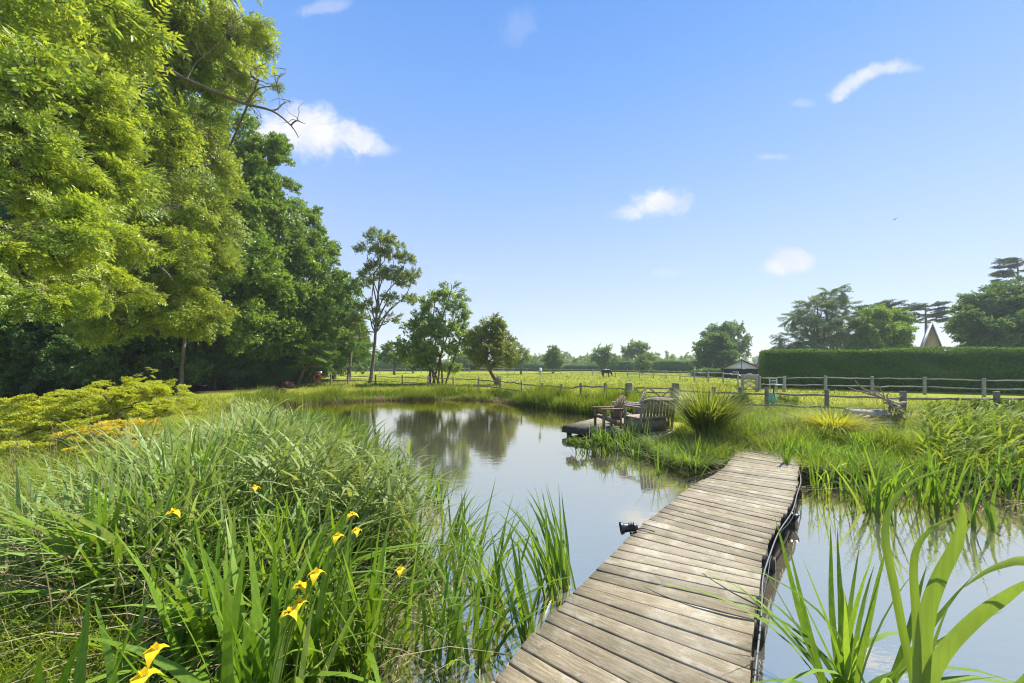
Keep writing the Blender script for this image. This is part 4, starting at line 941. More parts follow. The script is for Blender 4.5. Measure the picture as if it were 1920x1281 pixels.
# cable
mb = MB(); mb.tube([edge_pt(x, 1, -.025 - .006 * math.sin(x * 5), ZD - .045 - .012 * math.sin(x * 2.3) ** 2) for x in np.linspace(1.2, cum[-1] - 1.0, 60)], .006, 6)
tag(mb.build('cable', 'cable', smooth=True), 'grey cable clipped along the right edge of the boardwalk', 'cable')
mb = MB(); mb.tube([edge_pt(x, 1, -.03 - .01 * math.sin(x * 4 + 1), ZD - .085 - .02 * math.sin(x * 3.1)) for x in np.linspace(1.2, cum[-1] - .6, 60)], .004, 5)
tag(mb.build('cable', 'black', smooth=True), 'thin black cable below the grey one on the boardwalk edge', 'cable')
def spotlight(label, p, az, pitch_=-.25, sc=1.0):
    r_ = thing('spotlight', label, 'spotlight', p, az, 'black pond spotlights'); r_.scale = (sc,) * 3
    # points along +x
    R_ = Matrix.Rotation(-pitch_, 4, 'Y')
    def rot(o): o.rotation_euler = (0, -pitch_, 0); return o
    b_ = MB().lathe([(0, -.11), (.018, -.11), (.028, -.095), (.032, -.05), (.036, 0), (.044, .005), (.05, .02), (.05, .035), (.042, .035)], 16).mesh('housing', 'black', smooth=True)
    o = link('housing', b_, r_); o.rotation_euler = (0, PI / 2 - pitch_, 0); o.location = (.05, 0, 0)
    g_ = link('lens', MB().lathe([(.042, .028), (.0, .032)], 16).mesh('lens', 'glass'), o)
    for k_ in range(3): link('cooling_fin', MB().lathe([(.03, 0), (.041, .0), (.041, .006), (.03, .006)], 16, (0, 0, -.085 + k_ * .018)).mesh('fin', 'black'), o)
    MB().tube([(0, -.03, -.02), (-.01, -.035, -.07), (-.015, 0, -.09), (-.01, .035, -.07), (0, .03, -.02)], .007, 6).build('bracket', 'black', r_, smooth=True)
    MB().tube([(-.05, 0, .0), (-.11, .01, .012), (-.19, .02, -.005)], .004, 5).build('lead', 'black', r_)
    return r_
spotlight('black spotlight fixed to the left edge of the near boardwalk', atD(1182, 991, 3.45), PI - .15, -.15, 1.15)
spotlight('black spotlight slung under the right edge of the boardwalk', atD(1474, 966, 4.25), -.7, -.5, 1.2)
spotlight('black spotlight beside the far end of the boardwalk left side', atD(1303, 877, 6.2), PI, .1, 1.1)

# ================================================================== CHAIR PLATFORM
PC = [Vector((1.37, 9.65, .27)), Vector((3.35, 8.05, .27)), Vector((4.9, 9.85, .27)), Vector((2.92, 11.45, .27))]
pf = thing('platform', 'low timber platform over the pond carrying the garden seats', 'platform', PC[0])
e1 = (PC[1] - PC[0]); e2 = (PC[3] - PC[0]); npk = 17; an = math.atan2(e2.y, e2.x)
for i in range(npk):
    c0 = PC[0] + e1 * ((i + .5) / npk) + e2 * .5; MB().box((0, 0, -.02), (e2.length, e1.length / npk - .008, .04)).build('plank', 'deck', pf, jitter=.001)
    o = [c for c in pf.children][-1]; o = pf.children[-1]
for i, o in enumerate([c for c in pf.children if c.name.startswith('plank')]):
    c0 = e1 * ((i + .5) / npk) + e2 * .5; o.location = c0; o.rotation_euler = (0, 0, an)
for a, b_ in ((0, 1), (1, 2), (2, 3), (3, 0)):
    MB().beam(PC[a] - Vector((0, 0, .11)), PC[b_] - Vector((0, 0, .11)), .05, .13).build('edge_beam', 'deckdark', pf, off=PC[0])
for t1, t2 in ((.05, .05), (.5, .05), (.95, .05), (.05, .95), (.95, .95), (.05, .5)):
    p = PC[0] + e1 * t1 + e2 * t2; MB().box((p.x, p.y, -.15), (.12, .12, .6)).build('support_post', 'deckdark', pf, off=PC[0])
# storage bench seen from behind; local x = along the back, y = forwards (away from the camera)
def board(mb, x0, x1, y, z0, z1, t=.025): mb.box(((x0 + x1) / 2, y, (z0 + z1) / 2), (x1 - x0, t, z1 - z0))
BA = .40; bn = thing('storage_bench', 'wooden two-seat bench with arched slatted back and a box seat', 'bench', (3.05, 8.55, .272), BA)
Wb = 1.02
for x_ in (0, Wb):
    MB().beam((x_, 0, 0), (x_, -.10, .80), .05, .05).build('back_post', 'bench', bn, bev=.004)
    MB().box((x_, .50, .30), (.055, .055, .60)).build('front_post', 'bench', bn, bev=.004)
    MB().box((x_, .22, .615), (.08, .66, .03)).build('armrest', 'bench', bn, bev=.006)
pts_t = [(x, .80 + .055 * math.sin(PI * x / Wb)) for x in np.linspace(0, Wb, 11)]
mb = MB(); mb.prism([(x, z) for x, z in pts_t] + [(x, z - .075) for x, z in reversed(pts_t)], -.02, .02); o = mb.build('top_rail', 'bench', bn); o.location = (0, -.10, 0)
MB().box((Wb / 2, -.045, .36), (Wb - .05, .035, .06)).build('lower_rail', 'bench', bn)
for i in range(9):
    x_ = .1 + i * (Wb - .2) / 8; zt = .74 + .05 * math.sin(PI * x_ / Wb); MB().beam((x_, -.048, .38), (x_, -.098, zt), .075, .016).build('slat', 'bench', bn)
MB().box((Wb / 2, .27, .35), (Wb + .02, .56, .03)).build('seat_lid', 'bench', bn, bev=.004)
MB().box((Wb / 2, .26, .17), (Wb - .06, .48, .30)).build('box', 'bench', bn)
for z_ in (.17,):
    MB().box((Wb / 2, .012, z_), (Wb - .12, .018, .24)).build('panel', 'bench', bn); 
def adirondack(label, loc, rz, mat, sc=1.0):
    """faces +x"""
    r_ = thing('adirondack_chair', label, 'chair', loc, rz, 'adirondack chairs on the platform'); r_.scale = (sc,) * 3
    for s__ in (-1, 1):
        y = s__ * .27
        MB().box((.30, y, .29), (.08, .03, .58)).build('front_leg', mat, r_); MB().beam((.33, y * .88, .38), (-.52, y * .88, .04), .03, .11).build('side_rail', mat, r_)
        MB().beam((-.26, y, .0), (-.26, y, .58), .03, .07).build('rear_leg', mat, r_)
        mb = MB(); mb.prism([(-.38, 0), (.40, 0), (.40, .022), (-.38, .022)], y - .065, y + .065); o = mb.build('armrest', mat, r_, bev=.004); o.location = (0, 0, .585)
    for i in range(6): MB().box((.30 - i * .105, 0, .385 - i * .036), (.09, .5, .02), ry=.4).build('seat_slat', mat, r_)
    for i in range(5):
        y = -.2 + i * .1; zt = .98 - (abs(i - 2) ** 2) * .035; ft = y * 1.25
        MB().beam((-.20, y * .85, .20), (-.50, ft, zt), .09, .018).build('back_slat', mat, r_)
    MB().box((-.27, 0, .36), (.02, .46, .06), ry=-.35).build('back_rail', mat, r_); MB().box((-.43, 0, .72), (.02, .56, .05), ry=-.35).build('back_rail', mat, r_)
    return r_
adirondack('brown adirondack chair at the left with its back to the bench', (2.52, 9.35, .272), PI + .25, 'chairbrown', .86)
adirondack('grey adirondack chair at the back of the platform', (3.22, 9.95, .272), PI - .15, 'chairgrey', .95)

# ================================================================== DRIFTWOOD STAG
DS = 8.6; c0 = atD(1650, 800, DS); c0.z = .3; st = thing('driftwood_stag', 'stag sculpture of driftwood with branching antlers in the grass', 'sculpture', c0)
def dpx(u, v, dy=0): return atD(u, v, DS) + Vector((0, dy, 0)) - c0
def stick(name, pts, r0, r1, mat='drift', n=7):
    pts = [dpx(*p) for p in pts]; P_ = smooth_path(pts, 4); m_ = len(P_)
    mb = MB(); mb.tube(P_, [(r0 + (r1 - r0) * i / (m_ - 1)) * rs.uniform(.85, 1.15) for i in range(m_)], n); return mb.build(name, mat, st, smooth=True)
stick('body_log', [(1586, 774), (1610, 777), (1635, 779), (1658, 783)], .10, .17, n=10)
stick('body_log', [(1600, 790, .1), (1630, 795, .1), (1662, 792, .1)], .09, .12, 'driftdark', 9)
stick('body_log', [(1598, 784, -.12), (1625, 790, -.12), (1655, 788, -.12)], .06, .10, 'drift', 9)
for i in range(34):
    u = rs.uniform(1652, 1686); v = rs.uniform(760, 806); a = rs.uniform(.6, 2.4); l = rs.uniform(8, 17)
    if v < 775: u = rs.uniform(1664, 1684)
    stick('driftwood_stick', [(u - l * math.cos(a) / 2, v - l * math.sin(a) / 2, rs.uniform(-.16, .12)), (u + rs.uniform(-2, 2), v, rs.uniform(-.2, 0)), (u + l * math.cos(a) / 2, v + l * math.sin(a) / 2, rs.uniform(-.16, .12))], rs.uniform(.018, .035), rs.uniform(.01, .02), rs.choice(['drift', 'driftdark']), 6)
for i in range(26):
    t = rs.rand(); u = 1590 + 62 * t; v = 776 + 5 * t + rs.uniform(-6, 14); l = rs.uniform(5, 13)
    stick('driftwood_stick', [(u - l, v + rs.uniform(-1, 1), rs.uniform(-.2, -.1)), (u, v + rs.uniform(-1, 1), -.2), (u + l, v + rs.uniform(-2, 2), rs.uniform(-.2, -.1))], rs.uniform(.02, .045), rs.uniform(.01, .03), rs.choice(['drift', 'driftdark']), 6)
stick('neck', [(1668, 800), (1672, 780), (1676, 765), (1674, 757)], .13, .07, 'driftdark', 9)
stick('head', [(1666, 752), (1674, 755), (1684, 757), (1696, 755)], .05, .035, 'drift', 9)
stick('jaw', [(1672, 761), (1682, 763), (1692, 760)], .03, .02, 'driftdark')
for pts in ([(1668, 753), (1650, 745), (1634, 738), (1620, 730), (1610, 722), (1604, 714)], [(1668, 752), (1655, 744, .1), (1645, 740, .2), (1632, 736, .2), (1622, 733, .25), (1610, 728, .25)]):
    stick('antler', pts, .032, .008, 'drift', 7)
for pts in ([(1644, 743), (1640, 736), (1635, 730)], [(1658, 748), (1648, 738, -.1), (1642, 728, -.1), (1638, 721, -.1)], [(1664, 750), (1656, 738, .1), (1651, 728, .1), (1644, 719, .1)], [(1666, 750), (1663, 742), (1667, 737), (1673, 735)],
            [(1667, 752), (1662, 744, .15), (1652, 732, .15), (1650, 721, .15)], [(1663, 747, -.1), (1672, 745, -.15), (1680, 738, -.15), (1683, 731, -.15)], [(1634, 738), (1629, 733), (1614, 728)]):
    stick('antler_tine', pts, .016, .005, 'drift', 6)
for u in (1600, 1612, 1664, 1676): stick('leg', [(u, 785, rs.uniform(-.1, .1)), (u - 1, 800, 0), (u, 814, 0)], .045, .03, 'driftdark')

# ================================================================== STUFF: grasses and fringes
def grass_obj(name, mat, P, h, wd, bend=(.1, .6), seg=3, hvar=.35, lean=.18, clump=.35, sc=1.2, wind=None):
    n = len(P); cl = clumpy(P, sc)
    hh = h * (1 + hvar * rs.randn(n) * .6) * (1 + clump * cl * 1.6); hh = np.clip(hh, h * .3, h * 2)
    az = rs.uniform(0, 2 * PI, n) if wind is None else rs.normal(wind, .9, n)
    me = blade_mesh(name, mat, P, hh, wd * rs.uniform(.7, 1.3, n), az, rs.uniform(0, lean, n) * 2, rs.uniform(bend[0], bend[1], n), seg=seg)
    return tag(link(name, me), kind='stuff')
notunder = lambda x, y: ~((x > -.6) & (sdist(x, y) < 0))
vis = lambda x, y: (np.abs(x) < 1.50 * y + 1.2)
P = scatter(42000, -11, -.9, .7, 9.5, lambda x, y, s: (s > .0) & vis(x, y) & (x > -1.55 * y - .6), 1.3)
grass_obj('bank_grass', 'grassfine', P, .30, .007, (.2, .8))
P = scatter(26000, -20, -2.5, 4, 19, lambda x, y, s: (s > .1) & vis(x, y), 1.5)
grass_obj('lawn_grass', 'grassfine', P, .13, .012, seg=2)
P = scatter(4000, -10, -1.0, .8, 10, lambda x, y, s: (s > .05) & vis(x, y), 1.3); P = P[clumpy(P, 1.1, 60) > -.1]
grass_obj('coarse_grass', 'reed', P, .48, .011, (.3, 1.2), seg=4, lean=.3)
CLEAR = [(at(1326, 826, .2).x, at(1326, 826, .2).y, .5), (at(1573, 822, .33).x, at(1573, 822, .33).y, .75), (at(1573, 860, .2).x, at(1573, 850, .2).y, .45), (8.3, 7.7, .7), (8.9, 7.7, .7), (8.0, 8.3, .5)]
def clear(x, y):
    k_ = np.ones(np.shape(x), bool)
    for cx_, cy_, r_ in CLEAR: k_ &= np.hypot(x - cx_, y - cy_) > r_
    return k_
PLAT = np.array([(1.37, 9.65), (3.35, 8.05), (4.9, 9.85), (2.92, 11.45)])
# peninsula on the right
def pen(x, y, s): return (s > .02) & vis(x, y) & (y < 12.2) & (x > 2.4) & (sdist(x, y, PLAT) > .05)
P = scatter(60000, 2.4, 17, 5.2, 12.3, pen, 1.2)
P[:, 2] -= np.where(clear(P[:, 0], P[:, 1]), 0, .14)
grass_obj('peninsula_grass', 'grassfine', P, .32, .010, (.15, .8), clump=.7)
P3 = scatter(5000, 3.5, 17, 6.5, 12.5, pen, 1.0); P3 = P3[(clumpy(P3, .6, 19) > -.05) & clear(P3[:, 0], P3[:, 1])]
grass_obj('flowering_grass', 'seed', P3, .52, .006, (.05, .5), clump=.3)
P3 = scatter(9000, 3.4, 17, 5.6, 12.3, pen, 1.0); P3 = P3[(clumpy(P3, 1.0, 77) > .12) & clear(P3[:, 0], P3[:, 1])]
grass_obj('lush_grass', 'cattail', P3, .44, .014, (.1, .7), clump=.5)
P2 = scatter(16000, 4.6, 17, 5.3, 9.8, lambda x, y, s: (s > .05) & vis(x, y), 1.0); P2 = P2[(clumpy(P2, .7, 9) > -.05) & clear(P2[:, 0], P2[:, 1])]
grass_obj('tall_grass', 'fringe', P2, .36, .011, (.1, .5), clump=.4)
# far bank fringe
P = scatter(26000, -12, 6, 12, 23, lambda x, y, s: (s > -.12) & (s < 1.1) & (y > 11.5), .5)
grass_obj('far_bank_fringe', 'fringe', P, .42, .018, (.05, .45), clump=.8, sc=.8)
P = scatter(9000, -12, 6, 12, 23, lambda x, y, s: (s > -.22) & (s < .25) & (y > 11.5), .5)
grass_obj('dead_fringe', 'deadreed', P, .26, .014, (.1, .9), seg=2)
P = scatter(9000, .2, 6.5, 10, 17.5, lambda x, y, s: (s > -.35) & (s < .9) & (y > 12.0), .5)
grass_obj('reed_fringe', 'fringe', P, .62, .022, (.05, .35), clump=.5)
P = scatter(30000, -14, 20, 11, 30, lambda x, y, s: (s > .7) & vis(x, y), 1.2)
grass_obj('meadow_grass', 'grass', P, .16, .022, seg=2)
P = scatter(36000, -34, 40, 24, 70, lambda x, y, s: (s > .8) & (np.abs(x) < 1.45 * y) & (x > -20 + (y - 24) * .2), .9)
grass_obj('paddock_grass', 'grass', P, .16, .05, seg=1, clump=.8, sc=.35)
# tussocks in the paddock
P = scatter(1500, -14, 22, 28, 60, lambda x, y, s: (s > 0), .5); P = P[clumpy(P, .5, 30) > .28]
PP = np.repeat(P, 14, 0) + np.c_[rs.normal(0, .12, (len(P) * 14, 2)), np.zeros(len(P) * 14)]
grass_obj('tussocks', 'spread', PP, .26, .04, seg=1)
# near left: pale seed-headed grasses
P = scatter(420, -7, -1.6, 1.6, 8, lambda x, y, s: (s > .15) & vis(x, y) & (x < -1.9), .9)
n = len(P); hh = rs.uniform(.65, 1.05, n); az = rs.normal(PI * .85, .8, n)
V, Q, T, rq, rt = blades(P, hh, .006, az, rs.uniform(0, .2, n), rs.uniform(.1, .4, n), seg=4)
tag(link('seeding_grass', mkmesh('seeding_grass', V, Q, T, ['seed'], rq=rq, rt=rt)), kind='stuff')
tips = V.reshape(n, -1, 3)[:, -3:, :].mean(1); LP = np.repeat(tips, 9, 0) + rs.normal(0, 1, (n * 9, 3)) * np.array([.012, .012, .045])
lq = leafquads(LP, rs.normal(0, .4, LP.shape) + np.array([0, 0, 1.0]), rs.normal(0, 1, LP.shape), rs.uniform(.02, .035, len(LP)), rs.uniform(.006, .01, len(LP)))
tag(link('seed_heads', mkmesh('seed_heads', lq.reshape(-1, 3), None, leaf_tris(len(LP)), ['seed'], rt=rs.rand(len(LP) * 2))), kind='stuff')

# ================================================================== REEDS
def along(me_):
    a_ = me_.attributes.new('along', 'FLOAT', 'POINT'); a_.data.foreach_set('value', blades.along.astype(np.float32))
def reed_parts(seed, H=1.2, nl=8, lw=.032):
    """stem path and leaf arrays of one reed"""
    r = np.random.RandomState(seed); lean = r.uniform(.02, .16); az0 = r.uniform(-.4, .4)
    st_ = [np.array([math.cos(az0) * lean * t * t * H, math.sin(az0) * lean * t * t * H, H * t]) for t in np.linspace(0, 1, 6)]
    P = []; A = []; Hh = []
    for i in range(nl):
        t = .12 + .85 * i / (nl - 1); j = t * 5; k0 = int(min(j, 4)); p = st_[k0] + (st_[k0 + 1] - st_[k0]) * (j - k0); P.append(p)
        A.append((0 if i % 2 else PI) + r.normal(0, .5) + az0); Hh.append(r.uniform(.5, .8) * (1.0 if t < .8 else .75))
    return st_, np.array(P), np.array(A), np.array(Hh), lw
def reed_leaf_blades(P, A, Hh, lw):
    n = len(P); A = np.where(np.cos(A) < -.2, A + rs.normal(0, .5, n) , A)
    return blades(P, Hh * rs.uniform(.7, 1, n), lw * rs.uniform(.8, 1.3, n), A, rs.uniform(.15, .65, n), rs.uniform(.15, 1.0, n), seg=4, twist=rs.uniform(-.6, .6, n), belly=.35)
def reed_mesh(seed, H=1.2):
    st_, P, A, Hh, lw = reed_parts(seed, H); V, Q, T, rq, rt = reed_leaf_blades(P, A, Hh, lw)
    mb = MB(); mb.tube(st_, list(np.linspace(.005, .002, 6)), 4, cap=False); nv = len(V); sV = mb.V[0]; sQ = mb.Q[0] + nv
    return mkmesh('reed', np.vstack([V, sV]), np.vstack([Q, sQ]), T, ['reed'], rq=np.concatenate([rq, np.full(len(sQ), .8)]), rt=rt, smooth=True)
RM = [reed_mesh(100 + i, 1.0 + .05 * i) for i in range(10)]
def reed_spots(n, x0, x1, y0, y1, cond, power):
    return scatter(n, x0, x1, y0, y1, cond, power)
bed = lambda x, y, s: (s > -.75 + .03 * y) & (s < .6 + .03 * y) & vis(x, y) & (x < -.35)
RP = reed_spots(760, -9, -.3, 2.3, 14, lambda x, y, s: bed(x, y, s) & (y > 3.0), 1.1)
RP = RP[np.argsort(RP[:, 1])]
RP[:, 2] = np.maximum(RP[:, 2], -.12)
near = RP[:285]; rest = RP[285:]
for i, p in enumerate(near):
    kind_parts = i < 28
    az = rs.normal(.1, .5); sc = rs.uniform(.5, .88) * min(1, max(.55, 1.3 - p[1] * .09))
    if kind_parts:
        root = thing('reed', 'green reed with arching leaves in the dense bed on the left bank', 'reed', tuple(p), az, 'reeds in the dense bed on the left bank'); root.scale = (sc,) * 3
        st_, P, A, Hh, lw = reed_parts(300 + i % 7, 1.15)
        key = ('reedparts', i % 7)
        if key not in BM:
            ms = [MB().tube(st_, list(np.linspace(.005, .002, 6)), 5, cap=False).mesh('stem', 'reed', smooth=True)]
            for j in range(len(P)):
                V, Q, T, rq, rt = reed_leaf_blades(P[j:j + 1], A[j:j + 1], Hh[j:j + 1], lw); ms.append(mkmesh('leaf', V, Q, T, ['reed'], rq=rq, rt=rt, smooth=True))
            BM[key] = ms
        for j, me in enumerate(BM[key]): link('stem' if j == 0 else 'leaf', me, root)
    else:
        o = link('reed', RM[i % 10]); o.location = p; o.rotation_euler = (0, 0, az); o.scale = (sc, sc, sc * rs.uniform(.9, 1.1))
        tag(o, 'green reed with arching leaves in the dense bed on the left bank', 'reed', 'reeds in the dense bed on the left bank')
def merged_reeds(name, P, hs=1.0, mat='reed', wind=.1, nl=5, wd=.032):
    n = len(P); H = hs * rs.uniform(.65, 1.2, n) * np.where(P[:, 0] < 0, np.clip(1.2 - P[:, 1] * .085, .42, 1), 1); az = rs.normal(wind, .6, n)
    BP = []; BA_ = []; BH = []
    for i in range(nl):
        t = .1 + .85 * i / (nl - 1); BP.append(P + np.stack([np.cos(az) * .1 * t * t * H, np.sin(az) * .1 * t * t * H, H * t], 1)); BA_.append(az + (0 if i % 2 else PI) + rs.normal(0, .6, n)); BH.append(H * rs.uniform(.5, .85, n))
    BP = np.concatenate(BP); BA_ = np.concatenate(BA_); BH = np.concatenate(BH); m_ = len(BP)
    V, Q, T, rq, rt = blades(BP, BH, wd * rs.uniform(.8, 1.3, m_), BA_, rs.uniform(.1, .6, m_), rs.uniform(.15, .9, m_), seg=3, belly=.3)
    V2, Q2, T2, rq2, rt2 = blades(P, H, .012, az, .0, .1, seg=3)
    return tag(link(name, mkmesh(name, np.vstack([V, V2]), np.vstack([Q, Q2 + len(V)]), np.vstack([T, T2 + len(V)]), [mat], rq=np.concatenate([rq, rq2]), rt=np.concatenate([rt, rt2]), smooth=True)), kind='stuff')
more = reed_spots(2600, -11, -.6, 4.5, 16, lambda x, y, s: (s > -.5 + .04 * y) & (s < 1.3) & vis(x, y) & (x < -1.2), .6); more[:, 2] = np.maximum(more[:, 2], -.12)
merged_reeds('reed_bed', np.vstack([rest, more[:1500]]), .66)
rightbed = reed_spots(2600, 6.2, 18, 5.4, 10.5, lambda x, y, s: (s > -.15) & vis(x, y) & (x > 1.16 * y), .6)[:1700]
merged_reeds('right_reed_bed', rightbed, .43, 'fringe', PI * .9)
def strap_bed(name, n, region, h, wd, mat, x0, x1, y0, y1, power, bend=(.1, .9), wind=None, lean=.45):
    P = reed_spots(n, x0, x1, y0, y1, region, power); P[:, 2] = np.maximum(P[:, 2], -.06); n = len(P); cl = clumpy(P, 1.6, 5)
    hh = h * rs.uniform(.55, 1.1, n) * (1 + .45 * cl); az = rs.uniform(0, 2 * PI, n) if wind is None else rs.normal(wind, 1.0, n)
    V, Q, T, rq, rt = blades(P, hh, wd * rs.uniform(.6, 1.35, n), az, rs.uniform(0, lean, n), rs.uniform(bend[0], bend[1], n) ** 1.3, seg=5, belly=.2)
    me = mkmesh(name, V, Q, T, [mat], rq=rq, rt=rt, smooth=True); along(me); return tag(link(name, me), kind='stuff')
strap_bed('strap_leaf_bed', 4400, lambda x, y, s: (s > -.12) & (s < 2.0) & vis(x, y) & (x > -4.8) & (y > 2.4), .98, .034, 'reed', -6, -.6, 2.1, 8.5, 1.2)
strap_bed('strap_leaf_bed', 2200, lambda x, y, s: (s > -.05) & (s < 1.4) & vis(x, y) & (y > 2.2), .85, .036, 'iris', -4, -.7, 1.5, 6, 1.0, (.05, .7))
strap_bed('water_edge_reeds', 950, lambda x, y, s: (s > -1.35) & (s < -.05) & vis(x, y) & (x < -.1) & (x > -8) & (clumpy(np.stack([x, y], 1), 2.4, 3) > .1), .85, .024, 'cattail', -8, -.1, 2.2, 12, .8, (.05, .8), PI * .1)
strap_bed('right_strap_bed', 3600, lambda x, y, s: (s > -.08) & (s < 2.6) & vis(x, y) & (x > 4.7) & (clumpy(np.stack([x, y], 1), .9, 13) > -.12) & clear(x, y), .48, .017, 'cattail', 4.7, 17, 5.2, 9.0, .8, (.05, .7))
# dead stems between the reeds
P = reed_spots(1100, -7, -.2, 2.2, 12, lambda x, y, s: (s > -1.2) & (s < .5) & vis(x, y) & (x < -.2), 1.1); P[:, 2] = np.maximum(P[:, 2], -.08)
n = len(P); tag(link('dead_stems', blade_mesh('dead_stems', 'deadreed', P, rs.uniform(.15, .6, n), .008, rs.uniform(0, 6.3, n), rs.uniform(.1, 1.6, n), rs.uniform(0, .6, n), seg=2)), kind='stuff')
P = reed_spots(700, 3.2, 11, 5.0, 7.5, lambda x, y, s: (s > -.5) & (s < .25), .5); P[:, 2] = np.maximum(P[:, 2], -.05)
n = len(P); tag(link('dead_stems', blade_mesh('dead_stems', 'deadreed', P, rs.uniform(.1, .38, n), .014, rs.uniform(0, 6.3, n), rs.uniform(.0, .5, n), rs.uniform(0, .3, n), seg=2)), kind='stuff')

P = reed_spots(1300, -6, -.2, 2.0, 9, lambda x, y, s: (s > -.5) & (s < 1.6) & vis(x, y), 1.2); P[:, 2] = np.maximum(P[:, 2], -.04); n = len(P)
tag(link('straw', blade_mesh('straw', 'deadreed', P, rs.uniform(.35, .95, n), .011, rs.uniform(0, 6.3, n), rs.uniform(.05, .8, n), rs.uniform(.2, 1.2, n), seg=4)), kind='stuff')
P = np.concatenate([reed_spots(520, 1.2, 13, 2.5, 8, lambda x, y, s: (s < -.02) & (s > -1.1) & (x > 2.2), .3), reed_spots(600, -8, 1, 1.8, 16, lambda x, y, s: (s < -.02) & (s > -1.3), .6)])
P[:, 2] = .004 + rs.uniform(0, .003, len(P)); n = len(P)
lq = leafquads(P, np.c_[rs.normal(0, 1, (n, 2)), np.zeros(n)], np.tile([0, 0, 1.0], (n, 1)), rs.uniform(.015, .09, n), rs.uniform(.008, .02, n), 0)
tag(link('floating_debris', mkmesh('floating_debris', lq.reshape(-1, 3), None, leaf_tris(n), ['deadreed'], rt=rs.rand(n * 2))), kind='stuff')
P = reed_spots(260, 3.0, 13, 4.6, 7.5, lambda x, y, s: (s < .1) & (s > -.8), .3); P[:, 2] = .02; n = len(P)
tag(link('fallen_stems', blade_mesh('fallen_stems', 'deadreed', P, rs.uniform(.3, .8, n), .012, rs.uniform(0, 6.3, n), rs.uniform(1.5, 2.5, n), rs.uniform(-.3, .3, n), seg=3)), kind='stuff')
# ================================================================== SWORD-LEAVED CLUMPS (leaves are parts)
def sword(seed, bend, seg=7, w_=.022, lean=.1, belly=.15):
    st0 = rs.get_state(); rs.seed(seed)
    V, Q, T, rq, rt = blades(np.zeros((1, 3)), 1.0, w_, 0.0, lean, bend, seg=seg, twist=rs.uniform(-.7, .7), belly=belly, droop=.55)
    V[:, 1] += .02 * np.sin(V[:, 2] * 4 + seed)
    # a shallow keel: lift of the mid line is given by a slight twist along the leaf
    a = V[:, 2] * rs.uniform(-.9, .9); c = V[:, :].copy(); rs.set_state(st0)
    rr_ = rt * 0 + (seed % 10) / 10
    return V, Q, T, rq * 0 + rr_[0], rr_
def along(me_):
    a_ = me_.attributes.new('along', 'FLOAT', 'POINT'); a_.data.foreach_set('value', blades.along.astype(np.float32))
SW = {}
def sword_meshes(mat, w_, bends, tagk):
    key = (mat, tagk)
    if key not in SW:
        SW[key] = []
        for i, b in enumerate(bends):
            V, Q, T, rq, rt = sword(500 + i * 3, b, w_=w_); me_ = mkmesh('leaf', V, Q, T, [mat], rq=rq, rt=rt, smooth=True); along(me_); SW[key].append(me_)
    return SW[key]
def clump(name, label, cat, p, n, h, spread, mat='iris', w_=.03, bends=(.03, .1, .2, .35, .6, .9, .15, .45), wind=None, lean=.25, group=None, tagk='a', hv=.3):
    root = thing(name, label, cat, tuple(p), 0, group); ms = sword_meshes(mat, w_, bends, tagk + str(w_))
    for i in range(n):
        o = link('leaf', ms[rs.randint(len(ms))], root); a = rs.uniform(0, 2 * PI) if wind is None else rs.normal(wind, .9); rr_ = spread * math.sqrt(rs.rand()); th = rs.uniform(0, 2 * PI)
        o.location = (rr_ * math.cos(th), rr_ * math.sin(th), 0); o.rotation_euler = (rs.normal(0, .06), rs.uniform(0, lean) * (rr_ / spread + .3), a); s_ = h * (1 - hv * rs.rand() ** 1.3)
        o.scale = (s_, min(1.3, .55 + .5 * s_) * rs.uniform(.8, 1.2), s_)
    return root
def wpos(u, v, z=0.0): q_ = at(u, v, z); return (q_.x, q_.y, z - .05 if z == 0 else z)
clump('cattail_clump', 'cattail clump in the water at the left edge of the near boardwalk', 'cattail', wpos(1050, 1112), 34, 1.0, .16, 'cattail', .026, (.02, .05, .1, .16, .3), PI * .9, .22, tagk='c')
clump('cattail_clump', 'cattail clump in open water left of the one touching the boardwalk', 'cattail', wpos(985, 1195), 16, .85, .1, 'cattail', .028, (.02, .08, .2, .3, .5), PI * .85, .3, tagk='d')
clump('cattail_clump', 'cattail clump in the water third from the boardwalk', 'cattail', wpos(935, 1135), 18, .95, .14, 'cattail', .028, (.02, .08, .2, .3, .5), PI * .85, .3, tagk='d')
clump('cattail_clump', 'sparse cattails at the front of the reed bed near the bottom centre', 'cattail', wpos(850, 1180), 16, .8, .16, 'cattail', .028, (.02, .08, .2, .3, .5), PI * .8, .3, tagk='d')
clump('cattail_clump', 'cattail clump in the shallow water beside the reed bed', 'cattail', wpos(790, 1090), 20, .95, .2, 'cattail', .028, (.02, .08, .2, .3, .5), None, .25, tagk='d')
clump('cattail_clump', 'short bright cattails at the bottom centre edge', 'cattail', wpos(700, 1275), 18, .62, .18, 'iris', .024, (.02, .08, .2, .3, .5), None, .3, tagk='e')
clump('cattail_clump', 'leafy cattail clump in the water right of the boardwalk', 'cattail', (1.90, 2.02, -.05), 42, 1.12, .13, 'cattail', .03, (.02, .06, .12, .25, .5, .9), None, .5, tagk='f')
clump('cattail_clump', 'upright cattails beside the flax at the boardwalk shore', 'cattail', wpos(1310, 895), 14, .95, .12, 'cattail', .026, (.02, .05, .12, .3), None, .3, tagk='g')
clump('cattail_clump', 'thin leaning cattails in the water before the bench', 'cattail', wpos(1238, 890), 7, .9, .06, 'cattail', .026, (.02, .05, .12, .3), PI, .35, tagk='g')
clump('cattail_clump', 'arching leaves rising from the shallows below the bench', 'cattail', wpos(1195, 858), 26, .75, .2, 'cattail', .028, (.1, .3, .5, .8, 1.0), None, .5, tagk='h')
clump('cattail_clump', 'dark green cattails in front of the platform', 'cattail', wpos(1150, 850), 26, .8, .3, 'cattail', .028, (.02, .05, .12, .3), None, .3, tagk='g')
